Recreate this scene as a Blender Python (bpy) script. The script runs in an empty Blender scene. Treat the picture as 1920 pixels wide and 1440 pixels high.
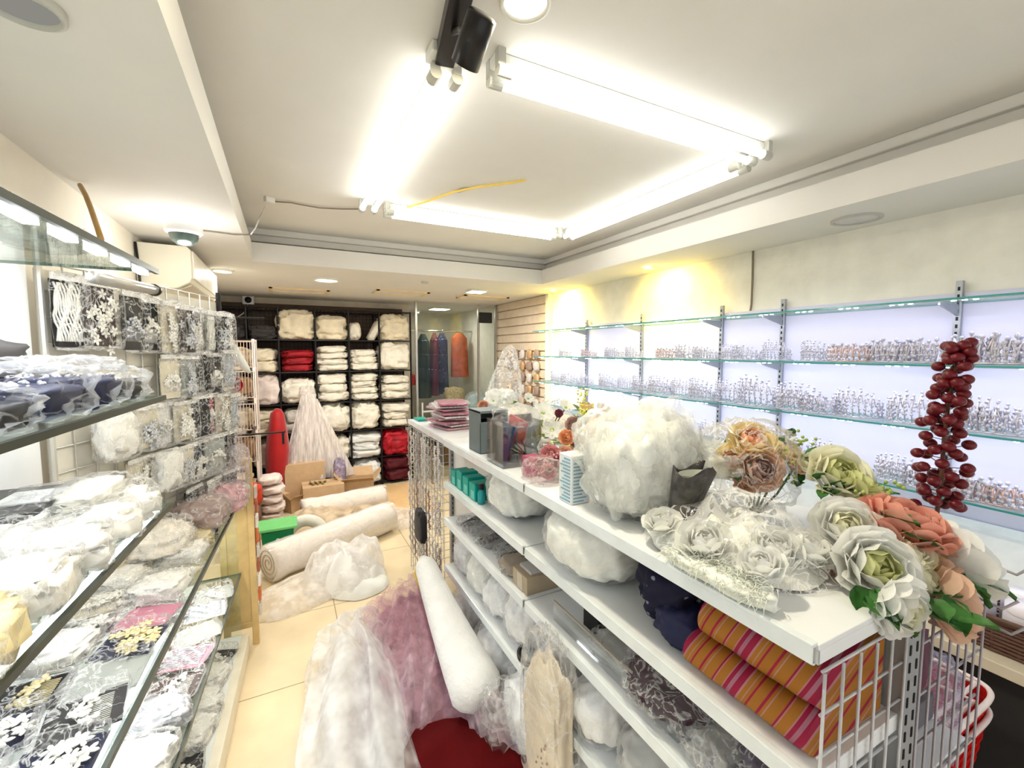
import bpy, math, random
from mathutils import Vector, Matrix, Euler, noise

# ---------------------------------------------------------------- camera, world, exposure
SC = bpy.context.scene
CAMZ = 1.65
cd = bpy.data.cameras.new('camera'); cam = bpy.data.objects.new('camera', cd)
SC.collection.objects.link(cam); SC.camera = cam
cam.location = (0, 0, CAMZ)
cam.rotation_euler = (math.radians(90 - 4.29), 0, math.radians(-27.2))
FPX = 826.0
cd.sensor_width = 36; cd.lens = FPX / 1920 * 36; cd.clip_start = 0.02
SC.cycles.max_bounces = 7
SC.view_settings.view_transform = 'Standard'; SC.view_settings.look = 'None'
SC.view_settings.exposure = -0.1; SC.view_settings.gamma = 1; SC.view_settings.use_curve_mapping = False
w = bpy.data.worlds.new('daylight_outside'); SC.world = w; w.use_nodes = True
bg = w.node_tree.nodes['Background']; bg.inputs[0].default_value = (0.93, 0.96, 1.0, 1); bg.inputs[1].default_value = .7

RM = cam.rotation_euler.to_matrix()
def ray(px, py): return RM @ Vector(((px - 960) / FPX, (720 - py) / FPX, -1))
def at(px, py, x=None, y=None, z=None):
    """the room point seen at a pixel of the photograph, on a plane of known x, y or z"""
    d = ray(px, py)
    k = x / d.x if x is not None else y / d.y if y is not None else (z - CAMZ) / d.z
    return Vector((0, 0, CAMZ)) + d * k

def area_light(name, loc, rot, sx, sy, power, col, parent=None):
    l = bpy.data.lights.new(name, 'AREA'); l.shape = 'RECTANGLE'; l.size = sx; l.size_y = sy; l.energy = power; l.color = col
    o = bpy.data.objects.new(name, l); SC.collection.objects.link(o); o.location = loc; o.rotation_euler = rot
    if parent: o.parent = parent
    return o
# added fill light behind the camera, standing in for shop front daylight
area_light('added_front_fill', (1.0, -1.75, 1.25), (math.radians(90), 0, 0), 3.0, 2.2, 17, (0.95, 0.98, 1.0))

# ---------------------------------------------------------------- materials
MATS = {}
def mat(name, col=(.8,.8,.8), rough=.6, metal=0, var=.06, nscale=12, bump=0, bscale=60, spec=.32, sheen=0, emit=0, sss=0, coat=0):
    if name in MATS: return MATS[name]
    m = bpy.data.materials.new(name); m.use_nodes = True; nt = m.node_tree; N = nt.nodes; L = nt.links
    b = N['Principled BSDF']; b.inputs['Roughness'].default_value = rough; b.inputs['Metallic'].default_value = metal
    b.inputs['Specular IOR Level'].default_value = spec; b.inputs['Sheen Weight'].default_value = sheen; b.inputs['Coat Weight'].default_value = coat
    tc = N.new('ShaderNodeTexCoord'); n = N.new('ShaderNodeTexNoise'); n.inputs['Scale'].default_value = nscale; n.inputs['Detail'].default_value = 4
    L.new(tc.outputs['Object'], n.inputs['Vector'])
    r = N.new('ShaderNodeValToRGB'); r.color_ramp.elements[0].position = .3; r.color_ramp.elements[1].position = .7
    r.color_ramp.elements[0].color = tuple(max(0, c * (1 - var)) for c in col) + (1,)
    r.color_ramp.elements[1].color = tuple(min(1, c * (1 + var)) for c in col) + (1,)
    L.new(n.outputs['Fac'], r.inputs[0]); L.new(r.outputs[0], b.inputs['Base Color'])
    if emit: b.inputs['Emission Color'].default_value = (*col, 1); b.inputs['Emission Strength'].default_value = emit
    if bump:
        n2 = N.new('ShaderNodeTexNoise'); n2.inputs['Scale'].default_value = bscale; n2.inputs['Detail'].default_value = 3
        L.new(tc.outputs['Object'], n2.inputs['Vector'])
        bp = N.new('ShaderNodeBump'); bp.inputs['Strength'].default_value = bump; bp.inputs['Distance'].default_value = .01
        L.new(n2.outputs['Fac'], bp.inputs['Height']); L.new(bp.outputs[0], b.inputs['Normal'])
    if name.startswith('petal'):
        tl = N.new('ShaderNodeBsdfTranslucent'); L.new(r.outputs[0], tl.inputs[0]); mx = N.new('ShaderNodeMixShader'); mx.inputs[0].default_value = .38
        L.new(b.outputs[0], mx.inputs[1]); L.new(tl.outputs[0], mx.inputs[2]); L.new(mx.outputs[0], N['Material Output'].inputs[0])
    MATS[name] = m; return m

def film(name, tint=(1,1,1), lo=.03, hi=.6, scale=22, thr=.52, rough=.12, width=.05):
    lo *= .6; hi *= .8
    """clear crinkled plastic: mostly clear, glossy, with highlights painted as white crease streaks"""
    if name in MATS: return MATS[name]
    m = bpy.data.materials.new(name); m.use_nodes = True; nt = m.node_tree; N = nt.nodes; L = nt.links
    b = N['Principled BSDF']; b.inputs['Base Color'].default_value = (.93*tint[0], .93*tint[1], .93*tint[2], 1); b.inputs['Roughness'].default_value = rough
    b.inputs['Specular IOR Level'].default_value = .9
    tr = N.new('ShaderNodeBsdfTransparent'); mx = N.new('ShaderNodeMixShader'); tc = N.new('ShaderNodeTexCoord')
    n = N.new('ShaderNodeTexNoise'); n.inputs['Scale'].default_value = scale; n.inputs['Detail'].default_value = 2.5; n.inputs['Distortion'].default_value = 1.2
    L.new(tc.outputs['Object'], n.inputs['Vector'])
    s = N.new('ShaderNodeMath'); s.operation = 'SUBTRACT'; s.inputs[1].default_value = thr; L.new(n.outputs['Fac'], s.inputs[0])
    a = N.new('ShaderNodeMath'); a.operation = 'ABSOLUTE'; L.new(s.outputs[0], a.inputs[0])
    mr = N.new('ShaderNodeMapRange'); mr.inputs[1].default_value = 0; mr.inputs[2].default_value = width; mr.inputs[3].default_value = hi; mr.inputs[4].default_value = lo  # white streaks along noise lines, painted in as highlights
    L.new(a.outputs[0], mr.inputs[0])
    lw = N.new('ShaderNodeLayerWeight'); lw.inputs[0].default_value = .2
    mm = N.new('ShaderNodeMath'); mm.operation = 'MAXIMUM'; L.new(mr.outputs[0], mm.inputs[0])
    sc = N.new('ShaderNodeMath'); sc.operation = 'MULTIPLY'; sc.inputs[1].default_value = .45; L.new(lw.outputs['Fresnel'], sc.inputs[0]); L.new(sc.outputs[0], mm.inputs[1])
    bp = N.new('ShaderNodeBump'); bp.inputs['Strength'].default_value = .06; bp.inputs['Distance'].default_value = .01; L.new(n.outputs['Fac'], bp.inputs['Height'])
    L.new(bp.outputs[0], b.inputs['Normal']); L.new(mm.outputs[0], mx.inputs[0]); L.new(tr.outputs[0], mx.inputs[1])
    tl = N.new('ShaderNodeBsdfTranslucent'); tl.inputs[0].default_value = (*[min(1, c) for c in tint], 1); m0 = N.new('ShaderNodeMixShader'); m0.inputs[0].default_value = .15
    L.new(b.outputs[0], m0.inputs[1]); L.new(tl.outputs[0], m0.inputs[2]); L.new(m0.outputs[0], mx.inputs[2])
    L.new(mx.outputs[0], N['Material Output'].inputs[0]); MATS[name] = m; return m

def tulle(name, col, fac=.45, scale=30, stretch=(1,1,1)):
    """sheer net fabric, denser along its folds"""
    if name in MATS: return MATS[name]
    m = bpy.data.materials.new(name); m.use_nodes = True; nt = m.node_tree; N = nt.nodes; L = nt.links
    b = N['Principled BSDF']; b.inputs['Base Color'].default_value = (*col, 1); b.inputs['Roughness'].default_value = .7; b.inputs['Sheen Weight'].default_value = .3
    tl = N.new('ShaderNodeBsdfTranslucent'); tl.inputs[0].default_value = (*col, 1); m0 = N.new('ShaderNodeMixShader'); m0.inputs[0].default_value = .35
    L.new(b.outputs[0], m0.inputs[1]); L.new(tl.outputs[0], m0.inputs[2])
    tr = N.new('ShaderNodeBsdfTransparent'); mx = N.new('ShaderNodeMixShader'); tc = N.new('ShaderNodeTexCoord'); mp = N.new('ShaderNodeMapping'); mp.inputs['Scale'].default_value = stretch
    n = N.new('ShaderNodeTexNoise'); n.inputs['Scale'].default_value = scale; n.inputs['Detail'].default_value = 2
    L.new(tc.outputs['Object'], mp.inputs[0]); L.new(mp.outputs[0], n.inputs['Vector'])
    mr = N.new('ShaderNodeMapRange'); mr.inputs[1].default_value = .38; mr.inputs[2].default_value = .64; mr.inputs[3].default_value = fac * .55; mr.inputs[4].default_value = min(1, fac * 1.5)
    L.new(n.outputs['Fac'], mr.inputs[0]); L.new(mr.outputs[0], mx.inputs[0]); L.new(tr.outputs[0], mx.inputs[1]); L.new(m0.outputs[0], mx.inputs[2])
    L.new(mx.outputs[0], N['Material Output'].inputs[0]); MATS[name] = m; return m

def glass(name, tint=(.93,1,.97), fac=.10):
    if name in MATS: return MATS[name]
    m = bpy.data.materials.new(name); m.use_nodes = True; nt = m.node_tree; N = nt.nodes; L = nt.links
    tr = N.new('ShaderNodeBsdfTransparent'); tr.inputs[0].default_value = (*tint, 1); g = N.new('ShaderNodeBsdfGlossy'); g.inputs['Roughness'].default_value = .03
    mx = N.new('ShaderNodeMixShader'); lw = N.new('ShaderNodeLayerWeight'); lw.inputs[0].default_value = .2
    mr = N.new('ShaderNodeMapRange'); mr.inputs[3].default_value = fac; mr.inputs[4].default_value = .6; L.new(lw.outputs['Fresnel'], mr.inputs[0])
    n = N.new('ShaderNodeTexNoise'); n.inputs['Scale'].default_value = 3; mu = N.new('ShaderNodeMath'); mu.operation = 'MULTIPLY'; ad = N.new('ShaderNodeMath'); ad.operation = 'ADD'; ad.inputs[1].default_value = .5
    L.new(n.outputs['Fac'], ad.inputs[0]); L.new(ad.outputs[0], mu.inputs[0]); L.new(mr.outputs[0], mu.inputs[1])
    L.new(mu.outputs[0], mx.inputs[0]); L.new(tr.outputs[0], mx.inputs[1]); L.new(g.outputs[0], mx.inputs[2]); L.new(mx.outputs[0], N['Material Output'].inputs[0])
    MATS[name] = m; return m

def emis(name, col, s):
    if name in MATS: return MATS[name]
    m = bpy.data.materials.new(name); m.use_nodes = True; N = m.node_tree.nodes; L = m.node_tree.links
    e = N.new('ShaderNodeEmission'); e.inputs[0].default_value = (*col, 1); e.inputs[1].default_value = s
    L.new(e.outputs[0], N['Material Output'].inputs[0]); MATS[name] = m; return m

def stripes(name, cols, axis=0, width=.2, rough=.75):
    """woven cloth striped in bands: cols = [(pos, colour)...] over one repeat"""
    if name in MATS: return MATS[name]
    m = mat(name, (.5,.5,.5), rough); nt = m.node_tree; N = nt.nodes; L = nt.links
    tc = N.new('ShaderNodeTexCoord'); sp = N.new('ShaderNodeSeparateXYZ'); L.new(tc.outputs['Object'], sp.inputs[0])
    d = N.new('ShaderNodeMath'); d.operation = 'DIVIDE'; d.inputs[1].default_value = width; sx = N.new('ShaderNodeMath'); sx.operation = 'MULTIPLY_ADD'; sx.inputs[1].default_value = .45; L.new(sp.outputs[2], sx.inputs[0]); L.new(sp.outputs[axis], sx.inputs[2])
    s2 = N.new('ShaderNodeMath'); s2.operation = 'MULTIPLY_ADD'; s2.inputs[1].default_value = -.22; L.new(sp.outputs[0], s2.inputs[0]); L.new(sx.outputs[0], s2.inputs[2]); L.new(s2.outputs[0], d.inputs[0])
    f = N.new('ShaderNodeMath'); f.operation = 'FRACT'; L.new(d.outputs[0], f.inputs[0])
    r = N.new('ShaderNodeValToRGB'); r.color_ramp.interpolation = 'CONSTANT'; e = r.color_ramp.elements
    e[0].position = 0; e[0].color = (*cols[0][1], 1); e[1].position = cols[1][0]; e[1].color = (*cols[1][1], 1)
    for p, c in cols[2:]: q = e.new(p); q.color = (*c, 1)
    L.new(f.outputs[0], r.inputs[0]); L.new(r.outputs[0], N['Principled BSDF'].inputs['Base Color'])
    return m

def tile_floor():
    m = mat('cream_floor_tile', (.78, .64, .42), .25, var=.10, nscale=3); nt = m.node_tree; N = nt.nodes; L = nt.links
    b = N['Principled BSDF']; src = b.inputs['Base Color'].links[0].from_socket
    tc = N.new('ShaderNodeTexCoord'); mp = N.new('ShaderNodeMapping'); mp.inputs['Location'].default_value = (-.23 + 6.5, -2.33 + 6.5, 0)
    br = N.new('ShaderNodeTexBrick'); br.offset = 0; br.inputs['Scale'].default_value = 1; br.inputs['Brick Width'].default_value = .65; br.inputs['Row Height'].default_value = .65
    br.inputs['Mortar Size'].default_value = .003; br.inputs['Mortar Smooth'].default_value = 0
    L.new(tc.outputs['Object'], mp.inputs[0]); L.new(mp.outputs[0], br.inputs['Vector']); L.new(src, br.inputs['Color1']); L.new(src, br.inputs['Color2'])
    br.inputs['Mortar'].default_value = (.35, .27, .15, 1); L.new(br.outputs['Color'], b.inputs['Base Color']); return m

def mesh_fabric_floral(name, base, dots, scale=40):
    m = mat(name, base, .8); nt = m.node_tree; N = nt.nodes; L = nt.links
    tc = N.new('ShaderNodeTexCoord'); v = N.new('ShaderNodeTexVoronoi'); v.inputs['Scale'].default_value = scale; v.feature = 'F1'
    L.new(tc.outputs['Object'], v.inputs['Vector']); r = N.new('ShaderNodeValToRGB'); r.color_ramp.elements[0].color = (*dots, 1); r.color_ramp.elements[0].position = .13
    r.color_ramp.elements[1].position = .2; r.color_ramp.elements[1].color = (*base, 1); L.new(v.outputs['Distance'], r.inputs[0]); L.new(r.outputs[0], N['Principled BSDF'].inputs['Base Color'])
    return m

# ---------------------------------------------------------------- mesh building
rnd = random.Random(7)
class MB:
    def __init__(s): s.v = []; s.f = []; s.m = []
    def add(s, vs, fs, mi=0):
        o = len(s.v); s.v += [Vector(v) for v in vs]; s.f += [tuple(i + o for i in f) for f in fs]; s.m += [mi] * len(fs); return s
    def box(s, x0, y0, z0, x1, y1, z1, mi=0):
        return s.add([(x0,y0,z0),(x1,y0,z0),(x1,y1,z0),(x0,y1,z0),(x0,y0,z1),(x1,y0,z1),(x1,y1,z1),(x0,y1,z1)],
                     [(3,2,1,0),(4,5,6,7),(0,1,5,4),(1,2,6,5),(2,3,7,6),(3,0,4,7)], mi)
    def obox(s, c, dx, dy, dz, M, mi=0):
        b = MB().box(-dx/2,-dy/2,-dz/2,dx/2,dy/2,dz/2); return s.add([M @ v + Vector(c) for v in b.v], b.f, mi)
    def tube(s, pts, r, n=8, mi=0, cap=True, flat=1):
        pts = [Vector(p) for p in pts]; rs = r if isinstance(r, (list, tuple)) else [r] * len(pts); vs = []; up = None
        for i, p in enumerate(pts):
            t = (pts[min(i+1, len(pts)-1)] - pts[max(i-1, 0)]).normalized()
            if up is None: up = t.orthogonal().normalized() if flat == 1 else (Vector((0,0,1)) if abs(t.z) < .9 else Vector((1,0,0)))
            a = (up - t * up.dot(t)).normalized(); b = t.cross(a); up = a
            vs += [p + (a * math.sin(2*math.pi*k/n) * flat + b * math.cos(2*math.pi*k/n)) * rs[i] for k in range(n)]
        fs = [(i*n+k, i*n+(k+1)%n, (i+1)*n+(k+1)%n, (i+1)*n+k) for i in range(len(pts)-1) for k in range(n)]
        if cap: fs += [tuple(range(n))[::-1], tuple((len(pts)-1)*n+k for k in range(n))]
        return s.add(vs, fs, mi)
    def lathe(s, prof, c=(0,0,0), n=24, M=None, mi=0):
        vs = [Vector((r*math.cos(2*math.pi*k/n), r*math.sin(2*math.pi*k/n), z)) for r, z in prof for k in range(n)]
        if M: vs = [M @ v for v in vs]
        vs = [v + Vector(c) for v in vs]
        return s.add(vs, [(i*n+k, i*n+(k+1)%n, (i+1)*n+(k+1)%n, (i+1)*n+k) for i in range(len(prof)-1) for k in range(n)], mi)
    def ball(s, c, rx, ry=None, rz=None, n=8, m=6, mi=0, M=None):
        ry = ry or rx; rz = rz or rx; vs = []; fs = []
        for j in range(m+1):
            t = math.pi * j / m
            for k in range(n):
                p = 2*math.pi*k/n; v = Vector((rx*math.sin(t)*math.cos(p), ry*math.sin(t)*math.sin(p), rz*math.cos(t)))
                vs.append((M @ v if M else v) + Vector(c))
        for j in range(m):
            for k in range(n): fs.append((j*n+k, (j+1)*n+k, (j+1)*n+(k+1)%n, j*n+(k+1)%n))
        return s.add(vs, fs, mi)
    def surf(s, fn, nu, nv, mi=0, closed=False):
        vs = [fn(i/nu, j/nv) for j in range(nv+1) for i in range(nu+1)]
        return s.add(vs, [(j*(nu+1)+i, j*(nu+1)+i+1, (j+1)*(nu+1)+i+1, (j+1)*(nu+1)+i) for j in range(nv) for i in range(nu)], mi)
    def lump(s, c, sx, sy, sz, seed=0, amp=.12, freq=3, e=.6, n=28, m=18, ridge=False, mi=0, flatbase=True, M=None, pleat=0, pn=11):
        """soft folded mass: a rounded box with creases; c is the centre of its base"""
        vs = []; o = Vector((seed*7.13, seed*3.7, seed*1.9))
        pw = lambda a: math.copysign(abs(a)**e, a)
        for j in range(m+1):
            t = -math.pi/2 + math.pi*j/m
            for k in range(n):
                p = 2*math.pi*k/n
                d = Vector((pw(math.cos(t))*pw(math.cos(p)), pw(math.cos(t))*pw(math.sin(p)), pw(math.sin(t))))
                q = d*freq + o; f = noise.noise(q) + .5*noise.noise(q*2.1)
                if ridge: f = .6 - 2*abs(noise.noise(q)) + .5*(0.5-abs(noise.noise(q*2.3)))
                if pleat: f += pleat/amp*(math.sin(pn*p + 4*noise.noise(q*.8) + 1.5*math.sin(t*2+seed)))*math.cos(t)
                d = d * (1 + amp*f); d = Vector((d.x*sx/2, d.y*sy/2, d.z*sz/2 + sz/2))
                if flatbase: d.z = max(0, d.z)
                vs.append((M @ d if M else d) + Vector(c))
        return s.add(vs, [(j*n+k, j*n+(k+1)%n, (j+1)*n+(k+1)%n, (j+1)*n+k) for j in range(m) for k in range(n)], mi)
    def build(s, name, mats, parent=None, smooth=False, bevel=0, label=None, cat=None, group=None, kind=None, solid=0, origin=None, subs=0):
        if origin is None:
            if parent is not None: origin = parent.matrix_basis.translation.copy(); p = parent
            elif kind == 'structure': origin = Vector((0,0,0))
            else:
                xs = [v.x for v in s.v]; ys = [v.y for v in s.v]; origin = Vector(((min(xs)+max(xs))/2, (min(ys)+max(ys))/2, min(v.z for v in s.v)))
            if parent is not None:
                q = parent.parent
                while q is not None: origin += q.matrix_basis.translation; q = q.parent
        me = bpy.data.meshes.new(name); me.from_pydata([tuple(v - origin) for v in s.v], [], s.f)
        mats = mats if isinstance(mats, (list, tuple)) else [mats]
        for m in mats: me.materials.append(m)
        if len(mats) > 1: me.polygons.foreach_set('material_index', s.m)
        if smooth: me.polygons.foreach_set('use_smooth', [True]*len(me.polygons))
        me.update()
        o = bpy.data.objects.new(name, me); SC.collection.objects.link(o)
        if parent is not None: o.parent = parent
        else: o.location = origin
        if bevel: b = o.modifiers.new('bevel', 'BEVEL'); b.width = bevel; b.segments = 2; b.limit_method = 'ANGLE'
        if solid: b = o.modifiers.new('solid', 'SOLIDIFY'); b.thickness = solid; b.offset = 0
        if subs: b = o.modifiers.new('subd', 'SUBSURF'); b.levels = b.render_levels = subs
        return tag(o, label, cat, group, kind)
def tag(o, label=None, cat=None, group=None, kind=None):
    if label: o['label'] = label
    if cat: o['category'] = cat
    if group: o['group'] = group
    if kind: o['kind'] = kind
    return o
def thing(name, label, cat, loc=(0,0,0), group=None):
    o = bpy.data.objects.new(name, None); SC.collection.objects.link(o); o.location = loc; o.empty_display_size = .05
    return tag(o, label, cat, group)
def dup(root, loc, rot=None, scale=None, label=None, group=None):
    r = root.copy(); SC.collection.objects.link(r); r.location = loc
    if rot is not None: r.rotation_euler = rot
    if scale is not None: r.scale = scale if hasattr(scale, '__len__') else (scale,)*3
    if label: r['label'] = label
    if group: r['group'] = group
    for ch in list(root.children):
        c = ch.copy(); SC.collection.objects.link(c); c.parent = r
        for g in list(ch.children):
            d = g.copy(); SC.collection.objects.link(d); d.parent = c
    return r
class Proto:
    """the first placing moves the thing itself, later ones copy it"""
    def __init__(s, root): s.root = root; s.used = False
    def place(s, loc, rot=(0,0,0), scale=None, label=None, group=None):
        if s.used: return dup(s.root, loc, rot, scale or (1,1,1), label, group)
        s.used = True; r = s.root; r.location = loc; r.rotation_euler = rot
        if scale: r.scale = scale if hasattr(scale, '__len__') else (scale,)*3
        if label: r['label'] = label
        if group: r['group'] = group
        return r
def zrot(axis):
    """matrix taking +z to axis"""
    return Vector(axis).normalized().to_track_quat('Z', 'Y').to_matrix()
ORD = ['first', 'second', 'third', 'fourth', 'fifth', 'sixth', 'seventh', 'eighth', 'ninth', 'tenth', 'eleventh', 'twelfth', 'thirteenth', 'fourteenth']

# ---------------------------------------------------------------- the room
XL, XR, YB, ZC, ZT = -.70, 2.62, 5.95, 2.27, 2.52
m_ceil = mat('ceiling_paint', (.76, .735, .685), .75, var=.02, nscale=4)
m_wallL = mat('left_wall_paint', (.84, .78, .66), .7, var=.04, nscale=5)
m_paper = mat('cream_wallpaper', (.88, .86, .77), .75, var=.05, nscale=10, bump=.25, bscale=25)
m_back = mat('back_wall_paint', (.62, .55, .46), .8)
MB().box(XL-.1, -1.9, -.1, XR+.1, 7.2, 0).build('floor', tile_floor(), kind='structure')
TX0, TX1, TY1 = -.18, 2.15, 3.58
c = MB()
c.box(XL-.1, -1.9, ZT, XR+.1, YB+1.3, ZT+.08)                      # upper ceiling
c.box(XL-.1, -1.9, ZC, TX0, YB+1.3, ZC+.13)                        # lower soffit on the left
c.box(TX1, -1.9, ZC, XR+.1, YB+1.3, ZC+.13); c.box(TX0, TY1, ZC, TX1, YB+1.3, ZC+.13)
c.box(TX0, -1.9, ZC, TX1, -1.2, ZC+.13)
c.build('ceiling', m_ceil, kind='structure')
t = MB()
t.box(TX1+.11, -1.2, 2.43, TX1+.15, TY1+.15, ZT); t.box(TX0-.12, TY1+.11, 2.43, TX1+.15, TY1+.15, ZT); t.box(TX0-.15, -1.2, ZC+.1, TX0-.11, TY1+.15, ZT)
t.box(TX1+.08, -1.2, 2.475, TX1+.12, TY1+.12, ZT); t.box(TX0-.08, TY1+.08, 2.475, TX1+.12, TY1+.12, ZT)
t.build('trim_1', m_ceil, kind='structure', bevel=.006)
MB().box(XL-.1, -1.9, 0, XL, YB, ZT).build('wall_left', m_wallL, kind='structure')
MB().box(XR, -1.9, 0, XR+.1, 7.2, ZT).build('wall_right', m_paper, kind='structure')
MB().box(XL-.1, YB, 0, 1.50, YB+.1, ZT).build('wall_back', m_back, kind='structure')
MB().box(1.42, YB+.1, 0, 1.50, 7.1, ZT).build('wall_alcove', mat('alcove_paint', (.66,.62,.50), .7), kind='structure')
MB().box(1.42, 7.1, 0, XR+.1, 7.2, ZT).build('wall_far', mat('alcove_paint'), kind='structure')
MB().box(XL-.1, -1.9, 0, -.5, -1.8, ZT).box(2.45, -1.9, 0, XR+.1, -1.8, ZT).box(-.5, -1.9, 2.35, 2.45, -1.8, ZT).build('wall_front', m_wallL, kind='structure')
# white board lining the right wall behind the glass shelves
MB().box(XR-.02, -.4, .72, XR, 4.15, 1.90).build('wall_lining', mat('white_lining_board', (.70,.69,.86), .5, var=.03, nscale=3), kind='structure')
# slatted wall further back on the right
s = MB(); s.box(XR-.02, 4.18, .1, XR-.001, 5.55, ZC)
for i in range(20):
    z = .2 + i*.104; s.box(XR-.045, 4.18, z, XR-.02, 5.55, z+.088)
s.build('wall_slats', mat('slat_panel', (.72,.60,.46), .5), kind='structure')
MB().box(XR-.06, 4.12, 0, XR, 4.18, ZC).build('trim_2', m_paper, kind='structure')
# ceiling recess frames over the back of the shop
def recess(px, py, label, w=.55, d=.28):
    p = at(px, py, z=ZC-.004); o = MB()
    for x0, y0, x1, y1 in ((-w/2,-d/2,w/2,-d/2+.03), (-w/2,d/2-.03,w/2,d/2), (-w/2,-d/2,-w/2+.03,d/2), (w/2-.03,-d/2,w/2,d/2)):
        o.box(p.x+x0, p.y+y0, ZC-.012, p.x+x1, p.y+y1, ZC)
    t = thing('ceiling_hatch', label, 'hatch', (p.x, p.y, ZC-.012)); o.build('frame', mat('hatch_frame', (.85,.66,.38), .5), t)
    MB().box(p.x-w/2+.03, p.y-d/2+.03, ZC-.006, p.x+w/2-.03, p.y+d/2-.03, ZC).build('panel', m_ceil, t)
recess(562, 545, 'rectangular ceiling hatch with warm edge, nearest the cream wall unit of the air conditioner')
recess(752, 549, 'rectangular ceiling hatch between the round lamp and the square lamp')
recess(905, 558, 'rectangular ceiling hatch just behind the square ceiling lamp')

# ---------------------------------------------------------------- ceiling lights
m_tube = emis('fluorescent_tube', (1.0, 1.0, .945), 9.5)
m_fix = mat('fixture_enamel', (.80,.80,.74), .35); m_cap = mat('tube_socket', (.55,.54,.48), .5)
def tube_light(p, q, label):
    p = Vector(p); q = Vector(q); d = (q-p).normalized(); nrm = Vector((-d.y, d.x, 0)); M = Matrix((d, nrm, Vector((0,0,1)))).transposed()
    mid = (p+q)/2; t = thing('tube_light', label, 'ceiling light', (mid.x, mid.y, 2.49), 'fluorescent fittings round the ceiling square')
    MB().obox(Vector((mid.x, mid.y, ZT-.016)), (q-p).length, .05, .03, M).build('fitting', m_fix, t, bevel=.004)
    for s_ in (-1, 1):
        a = p + nrm*s_*.033; b = q + nrm*s_*.033; a.z = b.z = 2.462
        MB().tube([a + d*.03, b - d*.03], .0135, 12).build('tube', m_tube, t, smooth=True)
        for e, k in ((a, 1), (b, -1)):
            MB().tube([e + d*k*.0, e + d*k*.045], .018, 12).box(e.x+d.x*k*.01-.012, e.y+d.y*k*.01-.012, 2.47, e.x+d.x*k*.01+.012, e.y+d.y*k*.01+.012, ZT).build('socket', m_cap, t, smooth=False)
c0 = at(905, 142, z=2.455); c1 = at(1425, 300, z=2.455); c2 = at(1062, 450, z=2.455); c3 = at(698, 398, z=2.455)
X0, X1, Y0, Y1 = (at(820, 145, z=2.455).x + c3.x)/2, (c1.x + c2.x)/2, (c0.y + c1.y)/2, (c2.y + c3.y)/2; print('LAMP', X0, X1, Y0, Y1, c0, c1, c2, c3)
tube_light((X0, Y0+.06, 0), (X0, Y1, 0), 'twin fluorescent tube light on the side nearest the cream air conditioner')
tube_light((X0+.12, Y0, 0), (X1, Y0, 0), 'twin fluorescent tube light crossing nearest the black track spotlight')
tube_light((X1, Y0+.08, 0), (X1, Y1, 0), 'twin fluorescent tube light on the side nearest the glass shelf wall')
tube_light((X0+.10, Y1, 0), (X1-.06, Y1, 0), 'twin fluorescent tube light on the far side nearest the back racks')

def disc_lamp(px, py, r, zc, label, col, e, power=0, square=False, name='ceiling_lamp', deep=0):
    p = at(px, py, z=zc-.01); t = thing(name, label, 'ceiling light', (p.x, p.y, zc-.02))
    if square:
        MB().box(p.x-r, p.y-r, zc-.02, p.x+r, p.y+r, zc).build('rim', m_fix, t, bevel=.004)
        MB().box(p.x-r*.85, p.y-r*.85, zc-.024, p.x+r*.85, p.y+r*.85, zc-.02).build('diffuser', emis('diff_'+str(e), col, e), t)
    else:
        MB().lathe([(r*.82, -.004), (r*.86, -.016), (r, -.012), (r, 0)], (p.x, p.y, zc), 32).build('rim', m_fix if power else m_cap, t, smooth=True)
        MB().lathe([(0, -.008), (r*.5, -.008), (r*.84, -.006)], (p.x, p.y, zc), 32).build('diffuser', emis('diff_%s_%s' % (e, name), col, e), t, smooth=True)
    if power:
        l = bpy.data.lights.new('lamp_glow', 'AREA'); l.shape = 'DISK'; l.size = r*1.6; l.energy = power; l.color = col
        o = bpy.data.objects.new('lamp_glow', l); SC.collection.objects.link(o); o.parent = t; o.location = (0, 0, -.02)
    return t
warm = (1.0, .86, .62); cool = (1, .98, .93)
disc_lamp(612, 526, .11, ZC, 'round white ceiling lamp above the heap of boxes and rolls', cool, 9, 24)
disc_lamp(893, 546, .09, ZC, 'small square ceiling lamp in front of the fitting room doorway', cool, 8, 16, square=True)
disc_lamp(824, 579, .14, ZC, 'square ceiling lamp inside the far clothes alcove', cool, 8.5, 5, square=True)
disc_lamp(418, 509, .07, ZC, 'small round ceiling lamp beside the far end of the air conditioner', cool, 9.5, 8)
disc_lamp(797, 530, .035, ZC, 'tiny recessed spot between the round lamp and the square lamp', warm, 3, 0, name='recessed_spot')
disc_lamp(1040, 546, .05, ZC, 'warm recessed spot at the far corner over the yellow lit wall', warm, 4, 0, name='recessed_spot')
disc_lamp(1215, 503, .05, ZC, 'warm recessed spot washing the cream wall yellow', warm, 4.5, 0, name='recessed_spot')
disc_lamp(985, 8, .065, ZT, 'round warm ceiling lamp beside the black track spotlight', (1,.9,.66), 2.2, 16, name='recessed_spot')
disc_lamp(40, 14, .06, ZC, 'unlit recessed round lamp in the low ceiling over the display case', (.8,.78,.7), .35, 0, name='recessed_spot')
for px, py, e in ((1040, 546, 26), (1215, 503, 20)):
    p = at(px, py, z=ZC-.02); l = bpy.data.lights.new('spot_wash', 'SPOT'); l.energy = e*2.8; l.color = (1, .73, .11); l.spot_size = math.radians(130); l.spot_blend = 1; l.shadow_soft_size = .06
    o = bpy.data.objects.new('spot_wash', l); SC.collection.objects.link(o); o.location = (min(p.x, 2.33), p.y, ZC-.03); o.rotation_euler = (0, math.radians(-55), 0)
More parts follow.
